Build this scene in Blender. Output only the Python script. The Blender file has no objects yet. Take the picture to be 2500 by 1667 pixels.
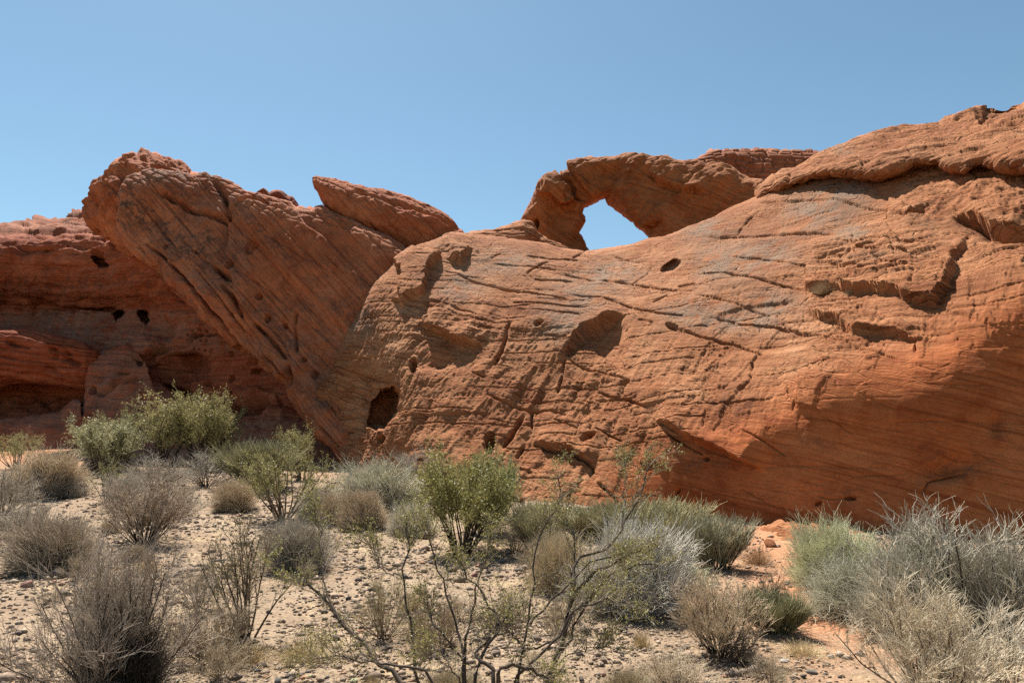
import bpy, math, random
import numpy as np
from mathutils import Vector

# ------------------------------------------------------------------ camera, sky, sun, exposure
scene = bpy.context.scene
F_PX, CX, CY = 1805.0, 1250.0, 833.5        # focal length and centre in photograph pixels
CAM_Z, PITCH = 1.6, math.radians(8.4)
cam_data = bpy.data.cameras.new("camera")
cam_data.sensor_width = 36.0
cam_data.lens = 36.0 * F_PX / 2500.0
cam_data.clip_start, cam_data.clip_end = 0.05, 6000.0
cam = bpy.data.objects.new("camera", cam_data)
cam.location = (0, 0, CAM_Z)
cam.rotation_euler = (math.radians(90) + PITCH, 0, 0)
scene.collection.objects.link(cam)
scene.camera = cam

SUN_EL, SUN_AZ = math.radians(60.0), math.radians(-25.0)    # azimuth from +Y towards +X
world = bpy.data.worlds.new("World")
scene.world = world
world.use_nodes = True
wn = world.node_tree
for n in list(wn.nodes):
    wn.nodes.remove(n)
sky = wn.nodes.new("ShaderNodeTexSky")
sky.sky_type = 'NISHITA'
sky.sun_disc = False
sky.sun_elevation = SUN_EL
sky.sun_rotation = SUN_AZ
sky.altitude = 600.0
sky.air_density = 1.0
sky.dust_density = 0.5
sky.ozone_density = 1.0
bg = wn.nodes.new("ShaderNodeBackground")
bg.inputs[1].default_value = 0.057
wo = wn.nodes.new("ShaderNodeOutputWorld")
wb = wn.nodes.new("ShaderNodeMix")           # camera white balance on the whole sky
wb.data_type, wb.blend_type = 'RGBA', 'MULTIPLY'
wb.inputs[0].default_value = 1.0
wb.inputs[7].default_value = (0.94, 1.09, 1.0, 1.0)
wn.links.new(sky.outputs[0], wb.inputs[6])
wn.links.new(wb.outputs[2], bg.inputs[0])
wn.links.new(bg.outputs[0], wo.inputs[0])

sun_data = bpy.data.lights.new("sun", 'SUN')
sun_data.energy = 5.0
sun_data.angle = math.radians(0.53)
sun_data.color = (1.0, 0.95, 0.87)
sun = bpy.data.objects.new("sun", sun_data)
S = Vector((math.sin(SUN_AZ) * math.cos(SUN_EL), math.cos(SUN_AZ) * math.cos(SUN_EL), math.sin(SUN_EL)))
sun.rotation_euler = S.to_track_quat('Z', 'Y').to_euler()
sun.location = (-20, 30, 60)
scene.collection.objects.link(sun)

scene.view_settings.view_transform = 'Standard'
scene.view_settings.look = 'None'
scene.view_settings.gamma = 1.0
scene.view_settings.use_curve_mapping = False
scene.view_settings.exposure = 1.22
scene.render.engine = 'CYCLES'
scene.cycles.use_denoising = False
scene.cycles.max_bounces = 8
scene.cycles.diffuse_bounces = 5

rng = np.random.default_rng(7)
COS, SIN = math.cos(PITCH), math.sin(PITCH)

# ------------------------------------------------------------------ helpers: rays, noise, meshes
def world_at(px, py, Y):
    """photograph pixel at horizontal distance Y -> world point"""
    px, py, Y = np.asarray(px, float), np.asarray(py, float), np.asarray(Y, float)
    x, u = (px - CX) / F_PX, (CY - py) / F_PX
    dy, dz = COS - u * SIN, SIN + u * COS
    k = Y / dy
    return np.stack([x * k, Y + 0 * k, CAM_Z + dz * k], -1)

def to_pixel(P):
    X, Y, Z = P[..., 0], P[..., 1], P[..., 2] - CAM_Z
    fwd = Y * COS + Z * SIN
    up = -Y * SIN + Z * COS
    fwd = np.maximum(fwd, 0.05)
    return CX + F_PX * X / fwd, CY - F_PX * up / fwd

def _hash(ix, iy, iz, seed):
    h = (ix.astype(np.uint32) * np.uint32(374761393) + iy.astype(np.uint32) * np.uint32(668265263)
         + iz.astype(np.uint32) * np.uint32(2147483647) + np.uint32(seed * 974634777 & 0xffffffff))
    h = (h ^ (h >> np.uint32(13))) * np.uint32(1274126177)
    h = (h ^ (h >> np.uint32(16))) * np.uint32(2246822519)
    return h ^ (h >> np.uint32(15))

def pnoise(P, seed=0):
    P = np.asarray(P, np.float64)
    I = np.floor(P).astype(np.int64)
    f = (P - I).astype(np.float32)
    w = f * f * f * (f * (f * 6 - 15) + 10)
    out = 0
    for dx in (0, 1):
        wx = w[..., 0] if dx else 1 - w[..., 0]
        for dy in (0, 1):
            wy = w[..., 1] if dy else 1 - w[..., 1]
            for dz in (0, 1):
                wz = w[..., 2] if dz else 1 - w[..., 2]
                h = _hash(I[..., 0] + dx, I[..., 1] + dy, I[..., 2] + dz, seed)
                gx = (h & np.uint32(1023)).astype(np.float32) / 511.5 - 1
                gy = ((h >> np.uint32(10)) & np.uint32(1023)).astype(np.float32) / 511.5 - 1
                gz = ((h >> np.uint32(20)) & np.uint32(1023)).astype(np.float32) / 511.5 - 1
                out = out + wx * wy * wz * (gx * (f[..., 0] - dx) + gy * (f[..., 1] - dy) + gz * (f[..., 2] - dz))
    return out * 1.5

def fbm(P, octaves=4, seed=0, gain=0.5, lac=2.03):
    a, s = 1.0, 0
    P = np.asarray(P, float)
    for o in range(octaves):
        s = s + a * pnoise(P, seed + o * 17)
        P = P * lac + 11.7
        a *= gain
    return s

def ridged(P, octaves=4, seed=0, gain=0.5):
    a, s = 1.0, 0
    P = np.asarray(P, float)
    for o in range(octaves):
        s = s + a * (1 - 2 * np.abs(pnoise(P, seed + o * 13)))
        P = P * 2.07 + 5.3
        a *= gain
    return s

def unit3(v):
    return v / (np.linalg.norm(v, axis=-1, keepdims=True) + 1e-9)

def sstep(a, b, x):
    t = np.clip((x - a) / (b - a), 0, 1)
    return t * t * (3 - 2 * t)

def hash1(i, seed=0):
    i = np.asarray(i).astype(np.int64)
    return _hash(i, i * 0 + 7, i * 0 + 3, seed).astype(np.float64) / 2147483648.0 - 1

def tps(ctrl, lam=1e-4):
    """thin-plate surface through (px, py, depth) controls"""
    C = np.array(ctrl, float)
    X = C[:, :2] / 1000.0
    def U(r2):
        return 0.5 * r2 * np.log(r2 + 1e-12)
    d2 = ((X[:, None] - X[None]) ** 2).sum(-1)
    n = len(X)
    A = np.zeros((n + 3, n + 3))
    A[:n, :n] = U(d2) + lam * np.eye(n)
    A[:n, n] = 1; A[:n, n + 1:] = X
    A[n, :n] = 1; A[n + 1:, :n] = X.T
    sol = np.linalg.solve(A, np.concatenate([C[:, 2], np.zeros(3)]))
    def f(px, py):
        q = np.stack([np.asarray(px, float), np.asarray(py, float)], -1) / 1000.0
        r = sol[n] + q @ sol[n + 1:]
        for k in range(n):
            r = r + sol[k] * U(((q - X[k]) ** 2).sum(-1))
        return r
    return f

def new_mesh(name, V, faces, smooth=True):
    """faces: (n,4) or (n,3) int arrays, or a list of such"""
    if not isinstance(faces, (list, tuple)):
        faces = [faces]
    me = bpy.data.meshes.new(name)
    V = np.ascontiguousarray(V, np.float32)
    me.vertices.add(len(V))
    me.vertices.foreach_set("co", V.ravel())
    loops = np.concatenate([f.ravel() for f in faces]).astype(np.int32)
    tot = np.concatenate([np.full(len(f), f.shape[1], np.int32) for f in faces])
    start = np.concatenate([[0], np.cumsum(tot)[:-1]]).astype(np.int32)
    me.loops.add(len(loops))
    me.loops.foreach_set("vertex_index", loops)
    me.polygons.add(len(tot))
    me.polygons.foreach_set("loop_start", start)
    me.polygons.foreach_set("loop_total", tot)
    if smooth:
        me.polygons.foreach_set("use_smooth", np.ones(len(tot), bool))
    me.update(calc_edges=True)
    return me

def add_attr(me, name, vals):
    a = me.attributes.new(name, 'FLOAT', 'POINT')
    a.data.foreach_set("value", np.ascontiguousarray(vals, np.float32).ravel())

def link(name, data, parent=None, **props):
    o = bpy.data.objects.new(name, data)
    scene.collection.objects.link(o)
    if parent is not None:
        o.parent = parent
    for k, v in props.items():
        if v is not None:
            o[k] = v
    return o

def grid_faces(nu, nv, wrap=False):
    i = np.arange(nu - 1)[:, None]
    j = np.arange(nv if wrap else nv - 1)[None]
    j2 = (j + 1) % nv
    return np.stack([i * nv + j, (i + 1) * nv + j, (i + 1) * nv + j2, i * nv + j2], -1).reshape(-1, 4)

# ------------------------------------------------------------------ materials
def node_mat(name):
    m = bpy.data.materials.new(name)
    m.use_nodes = True
    nt = m.node_tree
    for n in list(nt.nodes):
        nt.nodes.remove(n)
    out = nt.nodes.new("ShaderNodeOutputMaterial")
    b = nt.nodes.new("ShaderNodeBsdfPrincipled")
    nt.links.new(b.outputs[0], out.inputs[0])
    b.inputs["Roughness"].default_value = 0.92
    b.inputs["Specular IOR Level"].default_value = 0.15
    return m, nt, b

class NT:
    def __init__(self, nt):
        self.nt = nt
    def n(self, kind, **kw):
        x = self.nt.nodes.new(kind)
        for k, v in kw.items():
            setattr(x, k, v)
        return x
    def l(self, a, b):
        self.nt.links.new(a, b)
    def noise(self, vec, scale, detail=4, rough=0.55, distort=0.0):
        x = self.n("ShaderNodeTexNoise")
        x.inputs["Scale"].default_value = scale
        x.inputs["Detail"].default_value = detail
        x.inputs["Roughness"].default_value = rough
        x.inputs["Distortion"].default_value = distort
        if vec is not None:
            self.l(vec, x.inputs["Vector"])
        return x.outputs["Fac"]
    def ramp(self, fac, stops):
        r = self.n("ShaderNodeValToRGB")
        e = r.color_ramp.elements
        while len(e) < len(stops):
            e.new(0.5)
        for i, (p, c) in enumerate(stops):
            e[i].position = p
            e[i].color = c if len(c) == 4 else (*c, 1)
        self.l(fac, r.inputs[0])
        return r.outputs[0]
    def mix(self, a, b, fac, mode='MIX'):
        m = self.n("ShaderNodeMix", data_type='RGBA', blend_type=mode)
        for s, v in ((m.inputs[0], fac), (m.inputs[6], a), (m.inputs[7], b)):
            if isinstance(v, bpy.types.NodeSocket):
                self.l(v, s)
            elif isinstance(v, (int, float)):
                s.default_value = v
            else:
                s.default_value = (*v, 1) if len(v) == 3 else v
        return m.outputs[2]
    def math(self, op, a, b=0.0, clamp=False):
        m = self.n("ShaderNodeMath", operation=op, use_clamp=clamp)
        for s, v in ((m.inputs[0], a), (m.inputs[1], b)):
            if isinstance(v, bpy.types.NodeSocket):
                self.l(v, s)
            else:
                s.default_value = v
        return m.outputs[0]
    def mapping(self, vec, scale=(1, 1, 1), rot=(0, 0, 0)):
        """turn first, then stretch"""
        a = self.n("ShaderNodeMapping")
        a.inputs["Rotation"].default_value = rot
        self.l(vec, a.inputs["Vector"])
        m = self.n("ShaderNodeMapping")
        m.inputs["Scale"].default_value = scale
        self.l(a.outputs[0], m.inputs["Vector"])
        return m.outputs[0]

def sandstone(name, lo, mid, hi, bed_rot, band=0.5, bump=0.35):
    """red sandstone: cloudy tone, bedding bands, patina from a vertex attribute, pitted fine relief"""
    m, nt, b = node_mat(name)
    N = NT(nt)
    co = N.n("ShaderNodeTexCoord").outputs["Object"]
    big = N.noise(co, 0.35, 5, 0.6, 0.6)
    col = N.ramp(big, [(0.30, lo), (0.5, mid), (0.72, hi)])
    bed = N.mapping(co, (0.25, 0.25, 4.5), bed_rot)
    bands = N.noise(bed, 1.0, 6, 0.65, 0.8)
    col = N.mix(col, N.ramp(bands, [(0.32, (0.72, 0.60, 0.52)), (0.5, (1, 1, 1)), (0.7, (1.18, 1.22, 1.28))]), band, 'MULTIPLY')
    thin = N.noise(N.mapping(co, (0.35, 0.35, 17.0), bed_rot), 1.0, 5, 0.6, 0.3)
    col = N.mix(col, N.ramp(thin, [(0.34, (0.62, 0.52, 0.46)), (0.48, (1, 1, 1)), (0.7, (1.10, 1.11, 1.12))]), 0.75, 'MULTIPLY')
    blot = N.noise(co, 1.3, 6, 0.7, 1.2)
    col = N.mix(col, N.ramp(blot, [(0.36, (0.70, 0.52, 0.40)), (0.52, (1, 1, 1)), (0.68, (1.12, 1.16, 1.2))]), 0.6, 'MULTIPLY')
    fine = N.noise(co, 14.0, 5, 0.7)
    col = N.mix(col, N.ramp(fine, [(0.3, (0.80, 0.78, 0.76)), (0.5, (1, 1, 1)), (0.7, (1.14, 1.14, 1.14))]), 0.7, 'MULTIPLY')
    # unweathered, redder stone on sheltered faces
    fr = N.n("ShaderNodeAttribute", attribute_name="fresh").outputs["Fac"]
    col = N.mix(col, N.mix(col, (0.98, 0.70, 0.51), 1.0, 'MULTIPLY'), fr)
    # grey-brown patina on weathered faces
    at = N.n("ShaderNodeAttribute", attribute_name="patina").outputs["Fac"]
    pm = N.math('MULTIPLY', at, N.ramp(N.noise(co, 1.6, 6, 0.65, 0.5), [(0.36, (0, 0, 0)), (0.54, (1, 1, 1))]), True)
    col = N.mix(col, (0.235, 0.165, 0.115), N.math('MULTIPLY', pm, 0.8))
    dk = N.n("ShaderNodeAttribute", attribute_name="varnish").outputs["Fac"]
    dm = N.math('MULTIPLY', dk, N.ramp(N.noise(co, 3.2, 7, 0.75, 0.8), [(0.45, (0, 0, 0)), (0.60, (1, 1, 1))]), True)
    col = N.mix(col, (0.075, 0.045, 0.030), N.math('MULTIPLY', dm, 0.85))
    nt.links.new(col, b.inputs["Base Color"])
    # fine relief: grain, thin bedding ribs and a net of small joints
    warp = N.n("ShaderNodeVectorMath", operation='ADD')
    wn_ = N.n("ShaderNodeTexNoise"); wn_.inputs["Scale"].default_value = 2.2; N.l(co, wn_.inputs["Vector"])
    wm = N.n("ShaderNodeVectorMath", operation='SCALE'); wm.inputs["Scale"].default_value = 0.22
    N.l(wn_.outputs["Color"], wm.inputs[0]); N.l(co, warp.inputs[0]); N.l(wm.outputs[0], warp.inputs[1])
    vo = N.n("ShaderNodeTexVoronoi", feature='DISTANCE_TO_EDGE'); vo.inputs["Scale"].default_value = 1.0
    N.l(N.mapping(warp.outputs[0], (1.5, 1.5, 6.5), bed_rot), vo.inputs["Vector"])
    joints = N.math('MULTIPLY', N.ramp(vo.outputs["Distance"], [(0.0, (0, 0, 0)), (0.06, (1, 1, 1))]), 1.0)
    jm = N.ramp(N.noise(co, 0.9, 4, 0.6, 0.4), [(0.45, (0, 0, 0)), (0.58, (1, 1, 1))])
    jn = N.math('ADD', N.math('MULTIPLY', joints, jm), N.math('SUBTRACT', 1.0, jm))
    h = N.math('ADD', N.math('MULTIPLY', N.noise(co, 13.0, 9, 0.80), 0.85), N.math('MULTIPLY', N.noise(N.mapping(co, (3, 3, 26), bed_rot), 1.0, 6, 0.65, 0.5), 0.45))
    h = N.math('ADD', h, N.math('MULTIPLY', jn, 0.85))
    bp = N.n("ShaderNodeBump")
    bp.inputs["Strength"].default_value = bump
    bp.inputs["Distance"].default_value = 0.065
    nt.links.new(h, bp.inputs["Height"])
    N.l(N.math('SUBTRACT', bump, N.math('MULTIPLY', fr, bump * 0.62)), bp.inputs["Strength"])
    nt.links.new(bp.outputs[0], b.inputs["Normal"])
    return m

M_DOME = sandstone("sandstone_dome", (0.28, 0.104, 0.042), (0.36, 0.150, 0.064), (0.425, 0.205, 0.100), (0.25, -0.42, 0), 1.0, 1.0)
M_FIN = sandstone("sandstone_fin", (0.30, 0.086, 0.034), (0.375, 0.116, 0.047), (0.44, 0.160, 0.072), (0.1, -0.84, 0), 0.75, 0.7)
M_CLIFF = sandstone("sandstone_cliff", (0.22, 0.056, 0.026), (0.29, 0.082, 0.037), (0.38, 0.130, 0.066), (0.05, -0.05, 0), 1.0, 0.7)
M_ARCH = sandstone("sandstone_arch", (0.22, 0.074, 0.024), (0.28, 0.100, 0.033), (0.33, 0.132, 0.049), (0.3, -0.6, 0), 0.9, 0.6)
M_BACK = sandstone("sandstone_ridge", (0.24, 0.080, 0.038), (0.30, 0.108, 0.052), (0.34, 0.138, 0.070), (0.05, -0.1, 0), 1.0, 0.6)

# ------------------------------------------------------------------ rock bodies
class Stamps:
    """dents, ledges and cracks, placed by where they show on the rock's face"""
    def __init__(self, px, py, P):
        w = 2.2
        self.px = px + w * pnoise(P * 1.7, 91) + 1.4 * pnoise(P * 5.1, 92)
        self.py = py + w * pnoise(P * 1.7, 93) + 1.4 * pnoise(P * 5.1, 94)
        self.P = P
        self.d = np.zeros(px.shape)
        self.deep = np.zeros(px.shape)          # caves: straight into the rock
        # ragged edges for ledges and hollows
        self.rx = px + 9 * pnoise(P * 1.1, 95) + 6 * pnoise(P * 2.9, 97) + 3 * pnoise(P * 7.3, 98)
        self.ry = py + 9 * pnoise(P * 1.1, 96) + 6 * pnoise(P * 2.9, 99) + 3 * pnoise(P * 7.3, 90)
    def _sd(self, pts, margin, ragged=False):
        pts = np.array(pts, float)
        lo, hi = pts.min(0) - margin, pts.max(0) + margin
        m = (self.px > lo[0]) & (self.px < hi[0]) & (self.py > lo[1]) & (self.py < hi[1])
        x, y = (self.rx[m], self.ry[m]) if ragged else (self.px[m], self.py[m])
        best = np.full(x.shape, 1e9); sg = np.ones(x.shape); tt = np.zeros(x.shape)
        L = np.concatenate([[0], np.cumsum(np.hypot(*np.diff(pts, axis=0).T))])
        for k in range(len(pts) - 1):
            a, b = pts[k], pts[k + 1]
            v = b - a; l2 = (v ** 2).sum() + 1e-9
            t = np.clip(((x - a[0]) * v[0] + (y - a[1]) * v[1]) / l2, 0, 1)
            d = np.hypot(x - a[0] - t * v[0], y - a[1] - t * v[1])
            c = np.sign(v[0] * (y - a[1]) - v[1] * (x - a[0]))
            better = d < best
            best = np.where(better, d, best); sg = np.where(better, c, sg)
            tt = np.where(better, (L[k] + t * (L[k + 1] - L[k])) / L[-1], tt)
        return m, best, sg, tt
    def crack(self, pts, depth=0.1, w=3.0):
        m, d, sg, t = self._sd(pts, 6 * w)
        taper = np.clip(np.minimum(t, 1 - t) * 8 + 0.25, 0, 1)
        wob = 0.65 + 0.6 * pnoise(self.P[m] * 2.3, 71)
        self.d[m] -= depth * taper * wob * np.exp(-(d / w) ** 2)
    def ledge(self, pts, hi=0.3, fhi=120, lo=0.0, flo=80, w=3.0):
        """raised on the right-hand side of the walked line as drawn on screen (y down), sunk on the other"""
        mg = 3 * max(fhi, flo)
        m, d, sg, t = self._sd(pts, mg, True)
        s = d * sg
        end = np.clip(np.minimum(t, 1 - t) * 5, 0, 1)
        up = sstep(-w, w, s)
        self.d[m] += end * (hi * up * np.exp(-(np.maximum(s, 0) / fhi) ** 1.5) - lo * (1 - up) * np.exp(-(np.maximum(-s, 0) / flo) ** 1.5))
    def hole(self, cx, cy, rx, ry, rot=0, depth=0.5, soft=0.35, cave=False):
        c, s = math.cos(math.radians(rot)), math.sin(math.radians(rot))
        k = min(1.0, min(rx, ry) / 22)
        x, y = self.px + (self.rx - self.px) * k - cx, self.py + (self.ry - self.py) * k - cy
        a = np.hypot((x * c + y * s) / rx, (-x * s + y * c) / ry)
        m = a < 1.6
        v = depth * (1 - sstep(1 - soft, 1 + soft * 0.4, a[m]))
        if cave:
            self.deep[m] += v
        else:
            self.d[m] -= v
    def blob(self, cx, cy, rx, ry, h, rot=0, p=2):
        c, s = math.cos(math.radians(rot)), math.sin(math.radians(rot))
        x, y = self.px - cx, self.py - cy
        a = ((x * c + y * s) / rx) ** 2 + ((-x * s + y * c) / ry) ** 2
        self.d += h * np.exp(-a ** (p / 2))

def soft_box(px, py, x0, y0, x1, y1, s=40):
    return sstep(x0 - s, x0 + s, px) * (1 - sstep(x1 - s, x1 + s, px)) * sstep(y0 - s, y0 + s, py) * (1 - sstep(y1 - s, y1 + s, py))

def strata(P, n, spacing, seed, warp=0.25, wf=0.35, sharp=0.12):
    n = np.array(n, float); n /= np.linalg.norm(n)
    s = (P @ n + warp * fbm(P * wf, 3, seed)) / spacing
    i = np.floor(s); f = s - i
    h0, h1 = hash1(i, seed), hash1(i + 1, seed)
    step = h0 + (h1 - h0) * sstep(1 - 2 * sharp, 1, f)
    groove = np.exp(-(np.minimum(f, 1 - f) / sharp) ** 2)
    return step, groove, i, f

def bricks(P, n, j, spacing, jspace, seed, warp=0.2):
    """jointed layers: pillowy blocks with recessed joints"""
    st, g, i, f = strata(P, n, spacing, seed, warp, 0.5, 0.1)
    j = np.array(j, float); j /= np.linalg.norm(j)
    q = (P @ j + 0.35 * fbm(P * 0.9, 2, seed + 5)) / jspace + 0.5 * hash1(i, seed + 9)
    k = np.floor(q); fq = q - k
    e = np.minimum(np.minimum(f, 1 - f) * spacing, np.minimum(fq, 1 - fq) * jspace)
    pil = 1 - np.exp(-(e / 0.028))
    return pil + 0.35 * hash1(i * 131 + k, seed + 3)

def line_cracks(P, n, seed, f_along=0.35, f_across=2.6, width=0.035):
    """thin cracks: zero lines of a noise that is stretched along the bedding"""
    n = np.array(n, float); n /= np.linalg.norm(n)
    a = P @ n
    Q = (P - a[..., None] * n) * f_along + a[..., None] * n * f_across
    v = pnoise(Q + 0.25 * np.stack([pnoise(P * 0.9, seed + 3)] * 3, -1), seed)
    mask = sstep(-0.15, 0.2, pnoise(P * 0.45 + 31.0, seed + 1))
    return np.exp(-(v / width) ** 2) * mask

def plane_cracks(P, n, spacing, seed, width=0.03, warp=0.07, cover=0.0, lenf=0.55):
    """straight, thin, broken cracks along a set of parallel planes"""
    n = np.array(n, float); n /= np.linalg.norm(n)
    s = (P @ n + warp * pnoise(P * 0.45, seed) + 0.018 * pnoise(P * 3.1, seed + 1)) / spacing
    i = np.round(s)
    off = 0.30 * hash1(i, seed + 2)
    dist = np.abs(s - i - off) * spacing
    on = pnoise(P * lenf + (hash1(i, seed + 4) * 40)[..., None], seed + 5)
    m = sstep(cover, cover + 0.12, on)
    return np.maximum(0, 1 - dist / width) * m * (0.6 + 0.4 * hash1(i, seed + 6))

def resample(st, nu):
    st = np.array(st, float)           # (n, 4): ax ay bx by
    d = np.maximum(np.hypot(*np.diff(st[:, :2], axis=0).T), np.hypot(*np.diff(st[:, 2:], axis=0).T))
    L = np.concatenate([[0], np.cumsum(d)])
    t = np.linspace(0, L[-1], nu)
    return np.stack([np.interp(t, L, st[:, k]) for k in range(4)], -1)

def columns(top, bottom, x0, x1):
    """stations for a body drawn as columns between a top and a bottom line"""
    tx, ty = np.array(top, float).T
    bx, by = np.array(bottom, float).T
    xs = np.linspace(x0, x1, 400)
    return np.stack([xs, np.interp(xs, tx, ty), xs, np.interp(xs, bx, by)], -1)

def rock(name, stations, depth, nu, nv, mat, relief, mode='pillow', half=1.0, nb=24, power=2.4, back=8.0, drop=8.0, rnd=0.7,
         bk_k=1.1, parent=None, **props):
    S_ = resample(stations, nu)
    t = np.linspace(0, 1, nv)
    t = 0.35 * t + 0.65 * (0.5 - 0.5 * np.cos(np.pi * t)) if mode == 'pillow' else t
    A, B = S_[:, None, :2], S_[:, None, 2:]
    q = B + (A - B) * t[None, :, None]
    Y0 = depth(q[..., 0], q[..., 1])
    if mode == 'pillow':
        width = np.linalg.norm(world_at(S_[:, 0], S_[:, 1], Y0[:, -1]) - world_at(S_[:, 2], S_[:, 3], Y0[:, 0]), axis=-1)
        hh = np.minimum(half, 0.55 * width)[:, None]
        prof = (1 - np.abs(2 * t - 1) ** power) ** (1 / power)
        mid = world_at(q[..., 0], q[..., 1], Y0)
        front = mid.copy(); front[..., 1] -= hh * prof
        # keep each front point on its sight line so the outline holds, then go round the back
        front = world_at(q[..., 0], q[..., 1], Y0 - hh * prof)
        tb = np.linspace(1, 0, nb + 2)[1:-1]
        qb = B + (A - B) * tb[None, :, None]
        pb = (1 - np.abs(2 * tb - 1) ** power) ** (1 / power)
        bk = world_at(qb[..., 0], qb[..., 1], depth(qb[..., 0], qb[..., 1]))
        bk[..., 1] += hh * bk_k * pb
        # draw the back in a little so that it stays behind the outline
        c = mid.mean(1, keepdims=True)
        bk[..., 0] += (c[..., 0] - bk[..., 0]) * 0.05 * pb
        bk[..., 2] += (c[..., 2] - bk[..., 2]) * 0.05 * pb
    else:
        L = np.linalg.norm(world_at(S_[:, 0], S_[:, 1], Y0[:, -1])[:, None] - world_at(q[..., 0], q[..., 1], Y0), axis=-1)
        R = np.minimum(rnd, 0.5 * L[:, :1] + 0.01)
        z = np.clip(1 - L / R, 0, 1)
        front = world_at(q[..., 0], q[..., 1], Y0 + R * (1 - np.sqrt(np.maximum(1 - z ** 2, 0))) * 0.9)
        crest = front[:, -1]
        w = np.linspace(0, 1, nb + 1)[1:]
        bk = np.stack([np.broadcast_to(crest[:, None, 0], (nu, nb)),
                       crest[:, None, 1] + back * np.sin(w * np.pi / 2)[None],
                       crest[:, None, 2] - drop * (1 - np.cos(w * np.pi / 2))[None]], -1)
    P = np.concatenate([front, bk], 1)
    nr = P.shape[1]
    wrap = mode == 'pillow'
    du = np.gradient(P, axis=0)
    dv = (np.roll(P, -1, 1) - np.roll(P, 1, 1)) if wrap else np.gradient(P, axis=1)
    Nn = np.cross(du, dv)
    Nn /= np.linalg.norm(Nn, axis=-1, keepdims=True) + 1e-9
    # smooth the displacement direction, and make it point out of the rock (towards the viewer on the front)
    for _ in range(3):
        Nn = (Nn + np.roll(Nn, 1, 0) * 0.5 + np.roll(Nn, -1, 0) * 0.5) if nu > 8 else Nn
        Nn /= np.linalg.norm(Nn, axis=-1, keepdims=True) + 1e-9
    toward = np.array([0, 0, CAM_Z]) - P
    if ((Nn * toward).sum(-1)[:, nv // 4: 3 * nv // 4]).mean() < 0:
        Nn = -Nn
        flip = True
    else:
        flip = False
    px, py = to_pixel(P)
    isfront = np.zeros(P.shape[:2]); isfront[:, :nv] = 1
    st = Stamps(px, py, P)
    res = relief(P, px, py, st)
    disp, patina, varnish = res[:3]
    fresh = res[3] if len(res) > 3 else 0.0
    disp = disp + st.d * isfront
    P = P + Nn * disp[..., None] + (unit3(P - np.array([0, 0, CAM_Z])) * (st.deep * isfront)[..., None])
    F = grid_faces(nu, nr, wrap)
    if flip:
        F = F[:, ::-1]
    me = new_mesh(name, P.reshape(-1, 3), F)
    add_attr(me, "patina", np.broadcast_to(patina, P.shape[:2]))
    add_attr(me, "varnish", np.broadcast_to(varnish, P.shape[:2]))
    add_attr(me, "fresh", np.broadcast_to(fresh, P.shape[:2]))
    me.materials.append(mat)
    return link(name, me, parent, **props)

def empty(name, loc, **props):
    o = bpy.data.objects.new(name, None)
    o.empty_display_size = 0.2
    scene.collection.objects.link(o)
    o.location = loc
    for k, v in props.items():
        o[k] = v
    return o

# ------------------------------------------------------------------ ground
_g = np.array([  # X, Y, Z
    (0, 0, 0), (-4, 3, 0), (4, 3, 0), (0, 6, 0.0), (-6, 7, 0.05), (6, 7, 0.0), (0, 9, 0.02), (-5, 11, 0.12), (5, 11, 0.02),
    (6.6, 14, 0.1), (9, 13, 0.0), (4, 16, 0.15), (1.5, 17.5, 0.3), (-1, 20, 0.62), (-5, 23, 1.0), (-6, 17, 0.55), (-10, 14, 0.4),
    (-12, 30, 2.0), (-20, 30, 1.75), (-14, 22, 1.05), (-20, 20, 0.8), (12, 16, 0.1), (14, 8, 0), (-14, 6, 0.1), (0, 30, 1.6), (14, 30, 1.0)], float)
def _gz():
    X = _g[:, :2] / 10
    d = np.sqrt(((X[:, None] - X[None]) ** 2).sum(-1) + 0.3)
    w = np.linalg.solve(d, _g[:, 2] - 0.3)
    return X, w
_GX, _GW = _gz()
def ground_smooth(x, y):
    q = np.stack([np.asarray(x, float), np.asarray(y, float)], -1) / 10
    r = 0.3
    for k in range(len(_GX)):
        r = r + _GW[k] * np.sqrt(((q - _GX[k]) ** 2).sum(-1) + 0.3)
    dist = np.hypot(np.asarray(x, float), np.asarray(y, float) - 12)
    fade = 1 - sstep(24, 60, dist)
    return r * fade + (1 - fade) * 0.6
HUMPS = []      # (x, y, radius, height): soil banked up under shrubs
def ground_z(x, y):
    x, y = np.asarray(x, float), np.asarray(y, float)
    z = ground_smooth(x, y)
    P = np.stack([x, y, 0 * x], -1)
    z = z + 0.07 * pnoise(P * 0.35, 5) + 0.035 * pnoise(P * 1.1, 6)
    for (hx, hy, r, h) in HUMPS:
        z = z + h * np.exp(-((x - hx) ** 2 + (y - hy) ** 2) / (r * r))
    return z
def ground_hit(px, py):
    """where the sight line of a pixel meets the ground"""
    lo, hi = 1.5, 60.0
    ys = np.linspace(lo, hi, 1200)
    P = world_at(np.full(ys.shape, px), np.full(ys.shape, py), ys)
    below = P[:, 2] < ground_z(P[:, 0], P[:, 1])
    k = int(np.argmax(below)) if below.any() else len(ys) - 1
    return P[k]

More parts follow.
